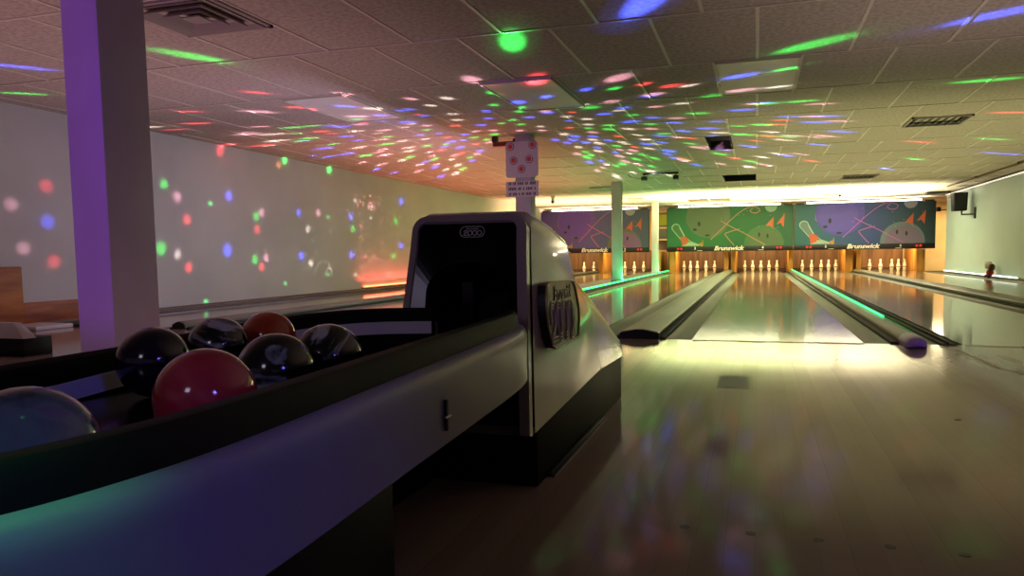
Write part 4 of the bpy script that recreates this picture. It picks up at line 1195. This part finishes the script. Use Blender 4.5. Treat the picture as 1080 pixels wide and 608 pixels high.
# fine laser pattern on the left wall: a second slide, thrown from behind the camera
S2 = Vector((.6, -5.9, 1.75))
LN = (Vector((XL, 5.0, 1.0))-S2).normalized(); LU = LN.cross(Vector((0, 0, 1))).normalized(); LV = LU.cross(LN)
SPAN = .46
LS = np.zeros((1400, 1400, 3), dtype=np.float32)
def laser(y, z, c, w=.02, k=1.0):
    T = Vector((XL, y, z)); d = T-S2; dist = d.length
    a, b = d.dot(LU)/d.dot(LN)/SPAN+.5, d.dot(LV)/d.dot(LN)/SPAN+.5
    rad = max(.9, .5*w/dist/SPAN*1400)
    cx, cy_ = a*1400, b*1400; R2 = int(rad*3)+2
    for yy in range(int(cy_)-R2, int(cy_)+R2+1):
        for xx in range(int(cx)-R2, int(cx)+R2+1):
            if 0 <= xx < 1400 and 0 <= yy < 1400:
                g = math.hypot(xx+.5-cx, yy+.5-cy_)/rad
                v = math.exp(-g*g)*k
                for q in range(3): LS[yy, xx, q] += v*c[q]
for y, z in ((2.49, 1.25), (5.12, 1.2), (5.07, .32), (3.95, .23), (2.33, .08)):
    laser(y, z, (.05, 1.0, .25), .045, 1.0)
for y, z in ((6.48, 1.24), (5.91, .29), (7.09, .26), (5.96, 1.5)):
    laser(y, z, (1.0, .9, .85), .045, 1.2)
for k in range(80):
    t_ = rnd.uniform(-1, 1); s_ = rnd.choice((-1, 1))
    z = 1.0+.62*t_ if rnd.random() < .5 else 1.0+rnd.choice((-.45, .5))+rnd.uniform(-.12, .12)
    hwid = .32+.34*abs(z-1.0)
    y = 6.5+(s_*hwid+rnd.uniform(-.06, .06) if abs(z-1.0) < .33 else rnd.uniform(-hwid, hwid))
    laser(y, z, (1.0, .25, .28), .03, .9)
for k in range(30):      # two faint loops of thin light
    a = PI*k/29
    laser(4.95+.22*math.cos(a), .36+.16*math.sin(a), (.9, .7, .6), .02, .25)
    laser(5.05+.12*math.cos(a*.7), .30+.12*math.sin(a), (.9, .7, .6), .02, .25)
PL = projector('laser_projector', S2, 1.0, .002)
nt = PL.node_tree; N = nt.nodes; L = nt.links
em = N['Emission']; em.inputs['Strength'].default_value = 9000.0
tc = N.new('ShaderNodeTexCoord')
def dotc(v):
    q = N.new('ShaderNodeVectorMath'); q.operation = 'DOT_PRODUCT'; q.inputs[1].default_value = v; L.new(tc.outputs['Normal'], q.inputs[0]); return q.outputs['Value']
du, dv, dn = dotc(LU), dotc(LV), dotc(LN)
mx_ = N.new('ShaderNodeMath'); mx_.operation = 'MAXIMUM'; mx_.inputs[1].default_value = .001; L.new(dn, mx_.inputs[0])
cmb = N.new('ShaderNodeCombineXYZ')
for s_, src in ((0, du), (1, dv)):
    q = N.new('ShaderNodeMath'); q.operation = 'DIVIDE'; L.new(src, q.inputs[0]); L.new(mx_.outputs[0], q.inputs[1])
    q2 = N.new('ShaderNodeMath'); q2.operation = 'MULTIPLY_ADD'; q2.inputs[1].default_value = 1/SPAN; q2.inputs[2].default_value = .5; L.new(q.outputs[0], q2.inputs[0])
    L.new(q2.outputs[0], cmb.inputs[s_])
it = N.new('ShaderNodeTexImage'); it.image = slide_image('laser_slide', LS); it.extension = 'CLIP'
L.new(cmb.outputs[0], it.inputs['Vector']); L.new(it.outputs['Color'], em.inputs['Color'])

# ------------------------------------------------------------------ world, camera, view
w = bpy.data.worlds.new('World'); scene.world = w; w.use_nodes = True
w.node_tree.nodes['Background'].inputs[0].default_value = (.52, .38, .62, 1)
w.node_tree.nodes['Background'].inputs[1].default_value = .07

cam = bpy.data.cameras.new('camera'); co = bpy.data.objects.new('camera', cam); COL.objects.link(co)
X0, Y0, H0, YAW, PITCH, ROLL, FP, CX, CY = -.12307, -5.20825, .59082, .303470, .080875, .013201, 801.446, 547.119, 333.390
cam.sensor_fit = 'HORIZONTAL'; cam.sensor_width = 36.0; cam.lens = FP*36/1080
cam.shift_x = -(CX-540)/1080; cam.shift_y = (CY-304)/1080
cam.clip_start = .02
cy, sy = math.cos(YAW), math.sin(YAW)
f = Vector((-sy, cy, 0)); r = Vector((cy, sy, 0)); u = Vector((0, 0, 1))
cp, sp = math.cos(PITCH), math.sin(PITCH)
f2 = f*cp-u*sp; u2 = u*cp+f*sp
cr, sr = math.cos(ROLL), math.sin(ROLL)
r3 = r*cr-u2*sr; u3 = u2*cr+r*sr
from mathutils import Matrix
mtx = Matrix((r3, u3, -f2)).transposed().to_4x4(); mtx.translation = (X0, Y0, H0)
co.matrix_world = mtx
scene.camera = co

vs_ = scene.view_settings
vs_.view_transform = 'Standard'
try: vs_.look = 'None'
except Exception: pass
vs_.gamma = 1.0; vs_.use_curve_mapping = False
vs_.exposure = 0.6
scene.cycles.use_denoising = True
scene.cycles.max_bounces = 6
scene.cycles.caustics_reflective = False
scene.cycles.caustics_refractive = False
scene.cycles.sample_clamp_indirect = 4.0
